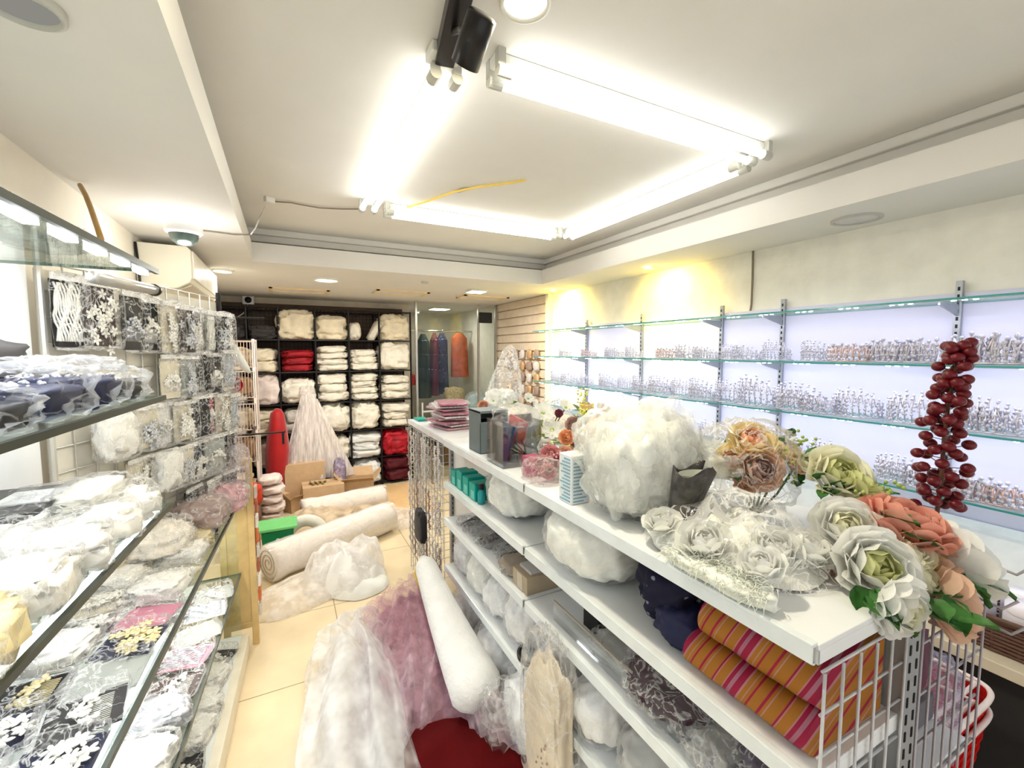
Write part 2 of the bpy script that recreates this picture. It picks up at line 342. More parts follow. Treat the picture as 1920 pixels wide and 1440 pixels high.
# flush speaker disc
p = at(1606, 410, z=ZC); sp = thing('ceiling_speaker', 'flat round speaker grille in the low ceiling by the glass shelf wall', 'speaker', (p.x, p.y, ZC-.01))
MB().lathe([(.085, -.004), (.088, -.01), (.1, -.008), (.1, 0)], (p.x, p.y, ZC), 40).build('rim', mat('speaker_rim', (.55,.53,.5), .6), sp, smooth=True)
MB().lathe([(0, -.003), (.086, -.003)], (p.x, p.y, ZC), 40).build('grille', mat('speaker_grille', (.66,.64,.62), .7), sp)

# track spotlight
m_blk = mat('black_metal', (.012,.010,.010), .3); m_chr = mat('chrome', (.75,.75,.75), .2, 1)
tr = thing('track_spotlight', 'black cylindrical spotlight hanging from a short black ceiling track', 'spotlight', (.42, 1.0, ZT-.03))
a = at(868, -30, z=ZT-.02); b_ = at(838, 92, z=ZT-.02)
dv = (b_-a).normalized(); M = Matrix((dv, Vector((-dv.y, dv.x, 0)), Vector((0,0,1)))).transposed()
MB().obox((a+b_)/2, (b_-a).length+.1, .055, .04, M).build('track', m_blk, tr, bevel=.003)
p = at(905, 25, z=2.40); q = at(872, 122, z=2.33); d = (q-p).normalized()
MB().lathe([(0,0),(.028,0),(.034,.004),(.034,(q-p).length),(.031,(q-p).length),(.031,(q-p).length-.012)], p, 32, zrot(d)).build('barrel', m_blk, tr, smooth=True)
MB().lathe([(.031,0),(.012,-.014),(0,-.014)], q, 24, zrot(d)).build('reflector', mat('lamp_reflector', (.75,.66,.6), .3), tr, smooth=True)
e0 = at(850, 60, z=ZT-.035); MB().tube([e0, (p+q)/2 + Vector((-.02,0,.02)), (p+q)/2], .008, 10).build('bracket', m_blk, tr, smooth=True)
jb = at(830, 105, z=ZT-.02)
MB().box(jb.x-.04, jb.y-.03, ZT-.03, jb.x+.05, jb.y+.04, ZT).build('junction_box', m_fix, bevel=.004, label='small grey junction box on the ceiling at the end of the black track', cat='box')

# cables on the ceiling
m_wire = mat('dark_cable', (.25,.2,.15), .6); m_ywire = mat('yellow_cable', (.85,.62,.12), .5); m_wwire = mat('white_cable', (.8,.78,.72), .5)
def cable(pts, r, m, label, zs, name='cable'):
    P = [at(x, y, z=zs if not isinstance(zs, (list,tuple)) else zs[i]) for i, (x, y) in enumerate(pts)]
    MB().tube(P, r, 6).build(name, m, smooth=True, label=label, cat='cable')
cable([(718,392),(760,390),(800,378),(850,360),(900,350),(950,344),(985,338)], .006, m_ywire, 'yellow cable taped across the ceiling inside the square of tubes', ZT-.012)
k = at(868, 357, z=ZT-.006); MB().obox(k, .09, .025, .003, Matrix.Rotation(2.0, 3, 'Z')).build('tape', mat('grey_tape', (.5,.5,.5), .6), label='grey tape patch holding the yellow ceiling cable', cat='tape')
cable([(676,392),(640,392),(600,390),(570,385),(545,380),(515,378)], .004, m_wire, 'thin dark wire running from the tube lights to the white ceiling clip', ZT-.01)
cable([(500,383),(488,405),(478,430),(470,440)], .004, m_wwire, 'short white wire dropping from the ceiling clip to the tray edge', (ZT-.02, ZT-.05, ZC+.02, ZC-.008))
cable([(470,440),(440,440),(410,436),(375,432)], .004, m_wire, 'grey wire along the low ceiling to the dome camera', ZC-.006)
k = at(505, 375, z=ZT-.015); MB().obox(k, .05, .035, .03, Matrix.Rotation(.5, 3, 'Z')).build('cable_clip', m_wwire, bevel=.004, label='white plastic cable clip box on the tray ceiling', cat='clip')
cable([(150,347),(160,365),(170,390),(182,425),(190,450)], .008, mat('brown_cable', (.42,.26,.08), .5), 'brown cable hanging down from the ceiling over the lit glass shelf', [2.26,2.2,2.13,2.05,1.99])
# junction of the right wall: thin cable down the wallpaper
P = [Vector((XR-.012, at(x, y, x=XR-.012).y, at(x, y, x=XR-.012).z)) for x, y in ((1412,470),(1411,520),(1409,570),(1404,600),(1408,625),(1395,660),(1392,690),(1396,740),(1398,800))]
MB().tube(P, .006, 6).build('cable', m_wire, smooth=True, label='thin wire hanging down the cream wall behind the glass shelves', cat='cable')

# ---------------------------------------------------------------- right wall: glass shelves, uprights, tiaras
m_glass = glass('shelf_glass'); m_edge = mat('glass_edge', (.05,.35,.33), .15, spec=.8); m_steel = mat('grey_steel', (.38,.40,.44), .4, .6)
m_led = emis('cool_led', (.86,.92,1.0), 22)
SH = [1.86, 1.595, 1.33, 1.06]; SX0 = 2.35
names = ['topmost empty glass shelf with bright light strip on the right wall', 'second glass shelf down holding thin tiaras on the right wall', 'third glass shelf down holding tall sparkling crowns on the right wall', 'lowest glass shelf holding faint tiaras behind the bouquets']
for i, z in enumerate(SH):
    t = thing('glass_shelf', names[i], 'shelf', ((SX0+XR)/2, 1.9, z-.008), 'glass shelves on the right wall')
    g = MB().box(SX0, -.35, z-.008, XR-.022, 4.1, z); g.m = [0,0,1,1,1,1]; g.build('glass_pane', [m_glass, m_edge], t)
    st = MB(); y = -.3
    while y < 4.05:
        for k in range(3): st.box(SX0+.012, y+k*.032, z-.013, SX0+.020, y+.014+k*.032, z-.010)
        y += .2
    if i < 3: st.build('led_strip', m_led, t)
    MB().box(SX0+.008, -.32, z-.010, SX0+.024, 4.08, z-.008).build('led_rail', mat('led_rail', (.7,.72,.75), .4), t)
    if i < 3: area_light('led_glow', (0, 0, -.012), (0, math.radians(-32), 0), .02, 4.2, 5.5, (.84,.86,1.0), t).location = (SX0+.03-(SX0+XR)/2, -.02, -.012)
ups = [at(x, 650, x=XR-.03).y for x in (1100, 1203, 1352, 1466, 1792)]
upn = ['farthest, beside the yellow lit corner', 'second from the far corner', 'next to the hanging wire on its far side', 'next to the hanging wire on its near side', 'just behind the red berry stem']
for y, nm in zip(ups, upn):
    t = thing('shelf_upright', 'slotted grey steel shelf upright, ' + nm, 'upright', (XR-.035, y, .95), 'slotted uprights carrying the glass shelves')
    u = MB().box(XR-.04, y-.012, .95, XR-.021, y+.012, 1.95); u.build('post', m_steel, t, bevel=.002)
    s = MB()
    for k in range(30): s.box(XR-.0415, y-.004, .98+k*.032, XR-.0395, y+.004, .996+k*.032)
    s.build('slots', m_blk, t)
    for z in SH:
        MB().add([(XR-.04,y-.003,z-.01),(SX0+.05,y-.003,z-.01),(SX0+.05,y-.003,z-.02),(XR-.04,y-.003,z-.06),(XR-.04,y+.003,z-.01),(SX0+.05,y+.003,z-.01),(SX0+.05,y+.003,z-.02),(XR-.04,y+.003,z-.06)],
                 [(0,1,2,3),(7,6,5,4),(0,4,5,1),(1,5,6,2),(2,6,7,3),(3,7,4,0)]).build('bracket', m_steel, t)

m_silver = mat('tiara_silver', (.60,.58,.66), .35, .5, var=.15, nscale=60); m_gem = mat('tiara_stones', (.60,.60,.74), .15, .1, spec=1, var=.3, nscale=90)
m_rose = mat('tiara_rosegold', (.72,.52,.50), .35, .6)
def tiara(kind, H, W=.15, seed=1, metal=None):
    r = random.Random(seed); t = thing('tiara', 'tiara', 'tiara', (0,0,0)); D = .075
    cur = lambda a, z, k=1: Vector((-D*math.sin(a)*k*1.0, -W/2*math.cos(a)*k, z))
    base = MB(); base.tube([cur(math.pi*i/24, .004) for i in range(25)], .003, 6)
    gem = MB(); n = 13 if kind != 1 else 17
    hs = []
    for i in range(1, n):
        a = math.pi*i/n; u = abs(i/n-.5)*2
        h = H*(1 - u**2)**.6*(.86 + .14*((i%2) if kind != 2 else 1)) + .010; hs.append((a, h))
        base.tube([cur(a, .004), cur(a+.05, h*.5), cur(a, h)], .0023, 5)
        gem.ball(cur(a, h+.003), .0045, n=6, m=4)
        for k in range(int(h/.014)+1): gem.ball(cur(a+r.uniform(-.07,.07), .008+k*.013), r.uniform(.0035,.0055), n=6, m=4)
    for (a, h), (b, g) in zip(hs, hs[1:]):
        if kind == 0: base.tube([cur(a, h), cur((a+b)/2, (h+g)/2*.55), cur(b, g)], .0021, 5)
        elif kind == 1:
            base.tube([cur(a + (b-a)*k/8 , .01+ h*.7*abs(math.sin(math.pi*k/8))) for k in range(9)], .0023, 5)
        else:
            base.tube([cur((a+b)/2 + .07*math.cos(q*.8), h*.5 + .3*h*math.sin(q*.8)) for q in range(9)], .0022, 5)
            gem.ball(cur((a+b)/2, h*.55), .007, .007, .009, n=6, m=4)
    for s_ in range(34): a = r.uniform(.3, math.pi-.3); gem.ball(cur(a, r.uniform(.01, H*.75*(1-abs(a/math.pi-.5)*1.6))), .004, n=5, m=4)
    base.build('band', metal or m_silver, t, smooth=True); gem.build('stones', m_gem, t, smooth=True); return t
TP = [Proto(tiara(0, .055, seed=1)), Proto(tiara(1, .05, seed=2)), Proto(tiara(2, .085, seed=3)), Proto(tiara(0, .10, .16, seed=4)), Proto(tiara(1, .04, .17, 5, m_rose))]
desc = ['low pointed silver tiara', 'low looped silver tiara', 'scrolled silver tiara with stones', 'tall spiky silver crown', 'low rose gold tiara']
# (shelf, pixel x, kind, scale)
rowA = [(1060,1,.9),(1105,4,1),(1150,1,1),(1190,0,1),(1255,4,1.1),(1290,0,1.1),(1325,1,1),(1370,2,.75),(1400,0,1),(1452,3,.8),(1530,2,.85),(1610,4,1.3),(1680,1,1.3),(1740,1,1.3),(1860,0,1.4),(1905,1,1.4)]
rowB = [(1045,2,.9),(1070,0,1.2),(1100,3,.8),(1140,2,1),(1172,3,.8),(1205,2,1),(1240,2,1.1),(1280,3,.9),(1320,2,1.1),(1370,3,1.0),(1425,3,1.25),(1500,2,1.2),(1545,0,1.2),(1610,3,1.0),(1720,3,1.0),(1850,2,1.1),(1900,0,1.2)]
rowC = [(1180,2,1),(1230,0,1.2),(1280,3,.9),(1340,3,1),(1480,2,1.2),(1565,3,1),(1700,2,1),(1770,0,1.2),(1840,1,1.4),(1900,4,1.3)]
near = ['by the yellow lit corner', 'just past the farthest upright', 'beside the second upright', 'halfway to the hanging wire', 'near the hanging wire', 'just before the berry stem', 'beyond the berry stem towards the doorway']
for row, z, nm in ((rowA, SH[1], 'second shelf down'), (rowB, SH[2], 'third shelf down'), (rowC, SH[3], 'lowest glass shelf')):
    for k, (px, kd, sc) in enumerate(row):
        y = at(px, 700, x=2.47).y
        TP[kd].place((2.50, y, z+.0005), (0, 0, rnd.uniform(-.2,.2)), sc*1.3, '%s, %s from the far corner, %s' % (desc[kd], (ORD + ['fifteenth','sixteenth','seventeenth'])[k], nm), 'tiaras on the ' + nm)

# low counter along the right wall with sloped white board
m_white = mat('white_laminate', (.82,.83,.86), .35); m_dark = mat('dark_void', (.03,.028,.03), .8)
ct = thing('wall_counter', 'low wall counter with pale edge and dark front under the glass shelves', 'counter', (2.3, 1.7, 0))
MB().box(2.02, -.3, .60, XR-.001, 4.0, .64).build('worktop', mat('beige_worktop', (.78,.70,.55), .4), ct, bevel=.003)
MB().box(2.08, -.3, 0, XR-.001, 4.0, .60).build('body', m_dark, ct)
wb = MB().add([(2.40,-.3,.645),(2.578,-.3,.93),(2.578,4,.93),(2.40,4,.645),(2.415,-.3,.645),(2.592,-.3,.93),(2.592,4,.93),(2.415,4,.645)], [(3,2,1,0),(4,5,6,7),(0,1,5,4),(1,2,6,5),(2,3,7,6),(3,0,4,7)])
wb.build('sloped_board', m_white, label='long white sloped board leaning on the wall under the glass shelves', cat='board')
# wicker basket with white covered jars
def wicker(cx, cy, z0, w, d, h, label, turns=9):
    t = thing('wicker_basket', label, 'basket', (cx, cy, z0)); m = mat('dark_wicker', (.16,.08,.055), .6, bump=.5)
    P = lambda a, k, z: Vector((cx + w/2*k*math.copysign(abs(math.cos(a))**.6, math.cos(a)), cy + d/2*k*math.copysign(abs(math.sin(a))**.6, math.sin(a)), z0+z))
    b = MB()
    for j in range(turns):
        k = .86 + .14*j/turns
        b.tube([P(2*math.pi*i/40, k + .012*(-1)**(i+j), h*(j+.5)/turns) for i in range(41)], h/turns*.45, 5, cap=False)
    for i in range(20): a = 2*math.pi*i/20; b.tube([P(a, .86, 0), P(a, 1, h)], .004, 5)
    b.build('weave', m, t, smooth=True); MB().tube([P(2*math.pi*i/40, 1.02, h) for i in range(41)], .011, 8, cap=False).build('rim', mat('dark_wood_rim', (.1,.05,.03), .5), t, smooth=True)
    MB().box(cx-w*.4, cy-d*.4, z0, cx+w*.4, cy+d*.4, z0+.008).build('base', m, t); return t
wicker(2.2, .52, .641, .26, .42, .12, 'dark wicker basket on the low wall counter beyond the near bouquet')
for dx, dy, r, lab in ((-.055, -.06, .055, 'frosted white jar at the doorway end of the wicker basket'), (-.02, .08, .06, 'white lidded jar at the far end of the wicker basket'), (.06, -.02, .05, 'clear jar at the wall side of the wicker basket')):
    t = thing('jar', lab, 'jar', (2.2+dx, .52+dy, .65))
    c = (2.2+dx, .52+dy, .65)
    MB().lathe([(0,0),(r,0),(r,.12),(r*.9,.135)], c, 24).build('body', mat('frosted_jar', (.78,.74,.80), .25), t, smooth=True)
    MB().lathe([(r*.95,.135),(r*.95,.16),(0,.163)], c, 24).build('lid', mat('jar_lid', (.85,.8,.86), .3), t, smooth=True)

# ---------------------------------------------------------------- centre gondola
GX, GY0, GY1, GY2, GYE = .76, .38, 1.365, 2.28, 3.07
TZ = [1.17, .936, .733, .465, .10]; GC = 1.08; GR = 1.43
m_deck = mat('gondola_enamel', (.83,.85,.87), .3, var=.02); m_rail = mat('price_rail', (.80,.85,.88), .2, coat=.4); m_post = mat('grey_post', (.34,.35,.37), .45, .2)
gd = thing('gondola_shelving', 'white steel double sided shelving unit with wire end panels down the middle of the shop', 'shelving', (1.08, 1.3, 0))
for i, z in enumerate(TZ):
    for a, b in ((GY0, GY1-.004), (GY1+.004, GY2)):
        d = MB(); d.box(GX, a, z-.010, GC-.015, b, z); d.box(GX, a, z-.035, GX+.004, b, z-.010); d.box(GX, a, z-.035, GC-.015, a+.003, z-.01); d.box(GX, b-.003, z-.035, GC-.015, b, z-.01)
        D = d.build('shelf_deck', m_deck, gd, bevel=.0015)
        r = MB(); r.box(GX-.007, a+.004, z-.036, GX, b-.004, z-.033); r.box(GX-.012, a+.004, z-.033, GX-.008, b-.004, z-.004); r.box(GX-.012, a+.004, z-.005, GX+.004, b-.004, z+.002)
        rr = r.build('price_rail', m_rail, D, bevel=.0015, origin=Vector((1.08, 1.3, 0)))
        MB().box(GC+.015, a, z-.035, GR-.02, b, z).build('shelf_deck', m_deck, gd, bevel=.002) if i in (0, 2, 4) else None
MB().box(GX, GY2+.004, 1.145, GC-.015, GYE, 1.17).build('shelf_deck', m_deck, gd, bevel=.002)
MB().box(GC+.015, GY2+.004, 1.145, GR-.02, GYE, 1.17).build('shelf_deck', m_deck, gd, bevel=.002)
MB().box(GX-.008, GY2+.004, 1.14, GX, GYE, 1.172).build('price_rail', m_rail, gd, bevel=.002)
for y in (GY0+.012, GY1, GY2, GYE-.02):
    p = MB().box(GC-.03, y-.02, 0, GC+.03, y+.02, 1.165); P = p.build('post', m_post, gd, bevel=.003)
    s = MB()
    for k in range(30):
        z = .05 + k*.036
        for dx in (-.016, .012): s.box(GC+dx-.003, y-.0215, z, GC+dx+.003, y-.0195, z+.02)
    s.build('slots', m_blk, P, origin=Vector((1.08, 1.3, 0)))
MB().box(GC-.005, GY0+.03, .08, GC+.005, GYE-.03, 1.14).build('back_panel', m_deck, gd)
def grid_panel(p0, p1, z0, z1, parent, m, name='wire_grid', step=.05, hstep=.055, r=.0028, origin=None):
    p0 = Vector(p0); p1 = Vector(p1); L = (p1-p0).length; g = MB(); n = max(1, round(L/step)); k = max(1, round((z1-z0)/hstep))
    for i in range(n+1):
        q = p0.lerp(p1, i/n); g.tube([(q.x, q.y, z0), (q.x, q.y, z1)], r, 6)
    nrm = Vector((-(p1-p0).y, (p1-p0).x, 0)).normalized()*r*1.6
    for j in range(k+1):
        z = z0 + (z1-z0)*j/k; g.tube([(p0.x+nrm.x, p0.y+nrm.y, z), (p1.x+nrm.x, p1.y+nrm.y, z)], r, 6)
    return g.build(name, m, parent, smooth=True)
m_gridw = mat('white_wire', (.58,.58,.60), .35, .2); m_gridg = mat('dull_wire', (.40,.37,.40), .4, .3)
grid_panel((GX+.005, GY0-.008, 0), (GC-.035, GY0-.008, 0), .06, 1.125, gd, m_gridw, step=.053, hstep=.075)
grid_panel((GC+.035, GY0-.008, 0), (GR+.0, GY0-.008, 0), .06, 1.17, gd, m_gridg, step=.045, hstep=.11)
grid_panel((GX, GY2+.03, 0), (GX, GYE, 0), .10, 1.13, gd, m_gridw, step=.06, hstep=.06, r=.002)
grid_panel((GX, GYE, 0), (GC-.02, GYE, 0), .10, 1.13, gd, m_gridw, step=.06, hstep=.06, r=.002)
for (x, z) in ((1.43, 1.16), (1.36, 1.10), (1.43, 1.02)): MB().tube([(x, GY0-.01, z), (x+.01, GY0-.05, z-.01), (x+.02, GY0-.07, z+.015)], .003, 6).build('hook', m_gridg, gd, smooth=True)

# hanging bead strands on the far wire grid
m_beads = [mat('pearl_beads', (.68,.62,.60), .3), mat('silver_beads', (.52,.50,.52), .3, .5), mat('brown_beads', (.36,.26,.22), .4), mat('pale_beads', (.75,.68,.66), .3)]
k = 0
for zt in (1.10, .80, .52):
    for i in range(11):
        y = GY2+.07+i*.068; h = rnd.uniform(.2, .27); s = MB(); x = GX-.014
        for j in range(int(h/.012)): s.ball((x + .004*math.sin(j*1.3+i), y+.006*math.sin(j*.9), zt - j*.012), .0062, n=6, m=4)
        for j in range(int(h/.012)): s.ball((x + .003, y+.014+.004*math.sin(j*.7), zt - j*.012), .0055, n=6, m=4)
        o = s.build('bead_strand', m_beads[(i*7+k) % 4], smooth=True, label='bead necklace strand, %s from near end, %s row of wire grid' % (ORD[i], ('top', 'middle', 'bottom')[k]), cat='necklace', group='bead strands on the far wire grid')
    k += 1
for px, py, nm in ((790, 985, 'black netted bag hanging low on the far wire grid'),):
    p = at(px, py, x=.73); MB().lump((.725, p.y, p.z-.1), .05, .16, .2, 3, .15, ridge=True).build('hanging_bag', mat('black_net', (.02,.02,.025), .5), smooth=True, label=nm, cat='bag')

# ---------------------------------------------------------------- flowers
m_leaf = mat('green_leaf', (.05,.17,.035), .5, var=.3, nscale=25); m_leafl = mat('lime_leaf', (.38,.50,.12), .5, var=.2); m_stem = mat('flower_stem', (.12,.2,.06), .6)
fl = {'cream': (.92,.90,.72), 'white': (.94,.95,.90), 'peach': (.80,.48,.34), 'coral': (.86,.42,.32), 'pink': (.76,.38,.40), 'yellow': (.90,.76,.42), 'dusty': (.58,.38,.34), 'orange': (.90,.46,.24), 'burg': (.32,.05,.09), 'lime': (.74,.76,.40), 'warm': (.82,.58,.44)}
MF = {k: mat('petal_'+k, v, .65, var=.10, nscale=30, sheen=.2) for k, v in fl.items()}
def petal(mb, c, M, R, ang, tilt, w=1.0, cup=.5, ruf=.08, seed=0, mi=0, off=0):
    """one cupped petal; tilt 0 upright, 1 flat open"""
    ca, sa = math.cos(ang), math.sin(ang)
    def fn(u, v):
        s = (u-.5)*2; ww = R*w*math.sin(math.pi*min(1, v*.82+.12))**.6*.62
        th = tilt*1.35; r = v*R*math.sin(th) + off*R; z = v*R*math.cos(th) + R*.15*tilt*(v**2)
        x = r - cup*R*.35*(s*s)*(1 if tilt > .3 else 1.3) * math.cos(th)*0 ; y = s*ww
        bend = abs(s)**1.7*cup*R*.5
        x2 = r - bend*math.cos(th); z2 = z + bend*math.sin(th)
        z2 += ruf*R*noise.noise(Vector((s*2+seed, v*3, seed*1.7)))*2*v; x2 += (v**3)*R*.16*(1-tilt)
        return M @ Vector((x2*ca - y*sa, x2*sa + y*ca, z2)) + Vector(c)
    mb.surf(fn, 6, 5, mi)
def shell_petal(mb, c, M, R, t, ang, hw, open_, seed, mi, jit):
    """a petal lying on one of the nested cups that make up a full rose"""
    rho = R*(.20+.66*t); top = math.radians(12 + (30 + 52*open_)*t + 40*jit); bot = math.radians(150)
    def fn(u, v):
        s = (u-.5)*2; tip = 1 - .30*abs(s)**2.2; ph = bot + (top-bot)*v*tip
        th = ang + s*hw*(.35+.65*math.sin(math.pi*min(1, .15+v*.6)))
        rr = rho*(1 + .26*t*v**3 + .10*abs(s)*v + .05*jit) + R*.05*noise.noise(Vector((s*1.6+seed, v*2.5, seed*1.3)))*(.5+v)
        return M @ Vector((rr*math.sin(ph)*math.cos(th), rr*math.sin(ph)*math.sin(th), rr*math.cos(ph)*.9)) + c
    mb.surf(fn, 7, 6, mi)
def rose(mb, c, axis, R, seed=0, open_=.9, layers=5, mi=0, mi2=None):
    M = zrot(axis); r = random.Random(seed); a = r.uniform(0, 6); c = Vector(c) - M @ Vector((0,0,R*.45))
    c = c + M @ Vector((0,0,R*.45)); layers += 1
    for L in range(layers):
        t = L/(layers-1); n = 3 + L
        for k in range(n):
            shell_petal(mb, c, M, R, t, a + 2*math.pi*k/n + L*1.1 + r.uniform(-.2,.2), 2*math.pi/n*.78, open_, seed+k+L*10, mi if t > .4 or mi2 is None else mi2, r.uniform(-.05,.05))
def leaf(mb, p, d, L, W, seed=0, mi=0):
    p = Vector(p); d = Vector(d).normalized(); sd = d.cross(Vector((0,0,1))); sd = sd.normalized() if sd.length > .01 else Vector((1,0,0)); up = sd.cross(d)
    def fn(u, v):
        s = (u-.5)*2; ww = W*math.sin(math.pi*v**.8)**.8
        return p + d*L*v + sd*s*ww + up*(abs(s)*W*.35 - L*.25*v*v + W*.3*noise.noise(Vector((s*2+seed, v*4, seed))))
    mb.surf(fn, 4, 6, mi)
def daisy(mb, c, axis, R, mi=0, mic=1, n=8):
    M = zrot(axis)
    for k in range(n): petal(mb, c, M, R, 2*math.pi*k/n, .9, .7, .2, .1, k, mi)
    mb.ball(c, R*.22, n=8, m=5, mi=mic)
def flower_part(parent, kind, c, axis, R, col, seed, col2=None, label=None, open_=.9, layers=5, name=None):
    mb = MB()
    if kind == 'rose': rose(mb, c, axis, R, seed, open_, layers, 0, 1 if col2 else None)
    else: daisy(mb, c, axis, R)
    return mb.build(name or kind, [MF[col], MF[col2] if col2 else m_leafl], parent, smooth=True, label=label)
def leaves_part(parent, pts, L, W, m, seed=0, name='leaf'):
    for k, (p, d) in enumerate(pts):
        mb = MB(); leaf(mb, p, d, L, W, seed+k); mb.build(name, m, parent, smooth=True)
def stems_part(parent, pts, base, r=.003):
    mb = MB()
    for p in pts: mb.tube([base, (Vector(p)+Vector(base))/2 + Vector((.01,0,-.01)), p], r, 5)
    mb.build('stem', m_stem, parent, smooth=True)
DV = Vector((-.5, -.55, .55))       # roughly up and towards the aisle
# near bouquet overhanging the end of the shelf
bq = thing('artificial_bouquet', 'large bouquet of white, cream and coral flowers overhanging the near shelf end', 'bouquet', (1.14, .44, 1.172))
near_f = [('rose', (1650,1062), .86, .070, 'white', 'lime', (-.55,-.7,.45), 1, 'open white ranunculus with pale green heart'), ('rose', (1590,985), .95, .064, 'white', 'cream', (-.6,-.4,.7), 2, None),
          ('rose', (1700,968), .95, .078, 'coral', None, (.05,-.3,1), 3, 'coral peony'), ('rose', (1745,995), .96, .062, 'peach', None, (.2,-.5,.8), 4, None), ('rose', (1812,1040), .94, .078, 'white', None, (.7,-.5,.5), 5, None),
          ('rose', (1800,1128), .87, .068, 'warm', None, (.5,-.8,.1), 6, 'faded peach rose'), ('rose', (1700,1145), .80, .056, 'white', 'cream', (-.1,-.9,-.1), 7, None), ('rose', (1718,1035), .90, .034, 'cream', None, (-.1,-.7,.7), 8, 'small cream rosebud'),
          ('rose', (1738,1085), .87, .030, 'cream', None, (.1,-.8,.4), 9, 'small cream rosebud'), ('rose', (1590,1082), .92, .040, 'peach', None, (-.8,-.4,.2), 10, None), ('rose', (1765,1065), .91, .028, 'yellow', None, (.1,-.8,.4), 11, None)]
pts = []
for kd, (px, py), k, R, col, c2, ax, sd, lb in near_f:
    p = Vector((0,0,CAMZ)) + ray(px, py)*k; pts.append(p)
    flower_part(bq, kd, p, ax, R, col, sd, c2, lb, .95 if R > .05 else .5, 6 if R > .05 else 4, name='flower')
stems_part(bq, pts, (1.14, .47, 1.19))
lv = []
r = random.Random(3)
for px, py, k in ((1640,1110,.86),(1620,1125,.86),(1665,1125,.86),(1740,1130,.86),(1765,1120,.87),(1730,1150,.86),(1780,1085,.92),(1800,1080,.93),(1775,1160,.85),(1650,965,.98),(1640,1000,.95),(1690,1000,.94),(1600,1100,.88),(1830,1090,.93),(1720,1110,.9)):
    p = Vector((0,0,CAMZ)) + ray(px, py)*(k-.03); lv.append((p, (r.uniform(-.8,.8), -.7, r.uniform(-.7,.4))))
leaves_part(bq, lv, .066, .026, m_leaf, 2)
# berry stem
bs = thing('berry_stem', 'tall artificial stem of dark red berries rising behind the near bouquet', 'berry stem', (1.33, .50, 1.172))
base = Vector((1.33, .50, 1.175)); K = 1.06
sp_ = [base] + [Vector((0,0,CAMZ)) + ray(px, py)*K for px, py in ((1757,960),(1765,900),(1770,820),(1778,760),(1790,700),(1800,650))]
MB().tube(sp_, [.006,.005,.005,.004,.004,.003,.002], 8).build('stem', mat('berry_twig', (.13,.05,.03), .6), bs, smooth=True)
m_berry = mat('red_berry', (.11,.0015,.006), .38, var=.3, nscale=9, coat=.1); m_bst = mat('berry_twig')
bm = MB().ball((0,0,0), .0136, .0136, .012, n=14, m=10); bme = None
r = random.Random(11); tw = MB(); K2 = len(sp_)
for i in range(92):
    t = (i+.5)/92; f = .17 + .83*t; seg = min(int(f*(K2-1)), K2-2); q = sp_[seg].lerp(sp_[seg+1], f*(K2-1)-seg)
    a = i*2.4; rad = (.026 + .022*r.random()) * (1 - .55*t**2); d = Vector((math.cos(a)*rad, math.sin(a)*rad, r.uniform(-.002,.02)))
    tw.tube([q, q+d], .0012, 4)
    if bme is None:
        o = MB(); o.v = [v + q + d for v in bm.v]; o.f = bm.f; o.m = bm.m; o = MB().add([v for v in bm.v], bm.f); ob = o.build('berry', m_berry, bs, smooth=True, origin=Vector((0,0,0))); bme = ob.data
    else:
        ob = bpy.data.objects.new('berry', bme); SC.collection.objects.link(ob); ob.parent = bs
    ob.location = q + d - bs.location
tw.build('twigs', m_bst, bs)

# further bouquets on the top deck
def bouquet(label, loc, items, leaves, wrap=None, lm=None, filler=None):
    t = thing('artificial_bouquet', label, 'bouquet', loc); P = []
    for n_, (px, py, k, R, col, c2, ax) in enumerate(items):
        p = Vector((0,0,CAMZ)) + ray(px, py)*k; P.append(p); flower_part(t, 'daisy' if col == 'daisy' else 'rose', p, ax, R, 'white' if col == 'daisy' else col, n_*3+int(px), c2, name='flower', open_=.85, layers=5 if R > .03 else 4)
    stems_part(t, P, Vector(loc) + Vector((0,0,.012)))
    L = []
    for px, py, k in leaves:
        p = Vector((0,0,CAMZ)) + ray(px, py)*k
        for q in range(2): L.append((p, (rnd.uniform(-1,1), rnd.uniform(-.8,.2), rnd.uniform(-.2,.9))))
    leaves_part(t, L, .05, .014, lm or m_leaf, int(loc[0]*100))
    if filler:
        mb = MB()
        for px, py, k, rr in filler[1]:
            p = Vector((0,0,CAMZ)) + ray(px, py)*k
            for q in range(22): d = Vector((rnd.gauss(0,rr), rnd.gauss(0,rr), rnd.gauss(0,rr))); mb.ball(p+d, .005, n=5, m=4)
        mb.build('filler_blossom', filler[0], t, smooth=True)
    if wrap: 
        c, sx, sy, sz, sd = wrap
        MB().lump(c, sx, sy, sz, sd, .28, 2.6, ridge=True, n=36, m=24).build('plastic_wrap', film('clear_wrap'), t, smooth=True)
    return t
bouquet('bouquet of peach and orange roses in clear plastic wrap with a silvery bow', (1.15, .76, 1.172),
    [(1428,878,1.16,.056,'warm','dusty',(-.5,-.8,.3)), (1410,822,1.20,.056,'yellow','orange',(-.4,-.5,.8)), (1470,838,1.23,.045,'yellow',None,(0,-.4,.9)), (1372,862,1.2,.042,'yellow','orange',(-.8,-.5,.4)), (1495,868,1.2,.03,'warm',None,(.2,-.6,.6)), (1400,905,1.17,.03,'peach',None,(-.6,-.8,0))],
    [(1370,820,1.25),(1480,820,1.25),(1515,860,1.2),(1460,905,1.2),(1380,890,1.2),(1500,905,1.2)], ((1.14,.78,1.22), .19, .20, .22, 4), filler=(m_leafl, [(1500,830,1.25,.02),(1460,880,1.2,.02)]))
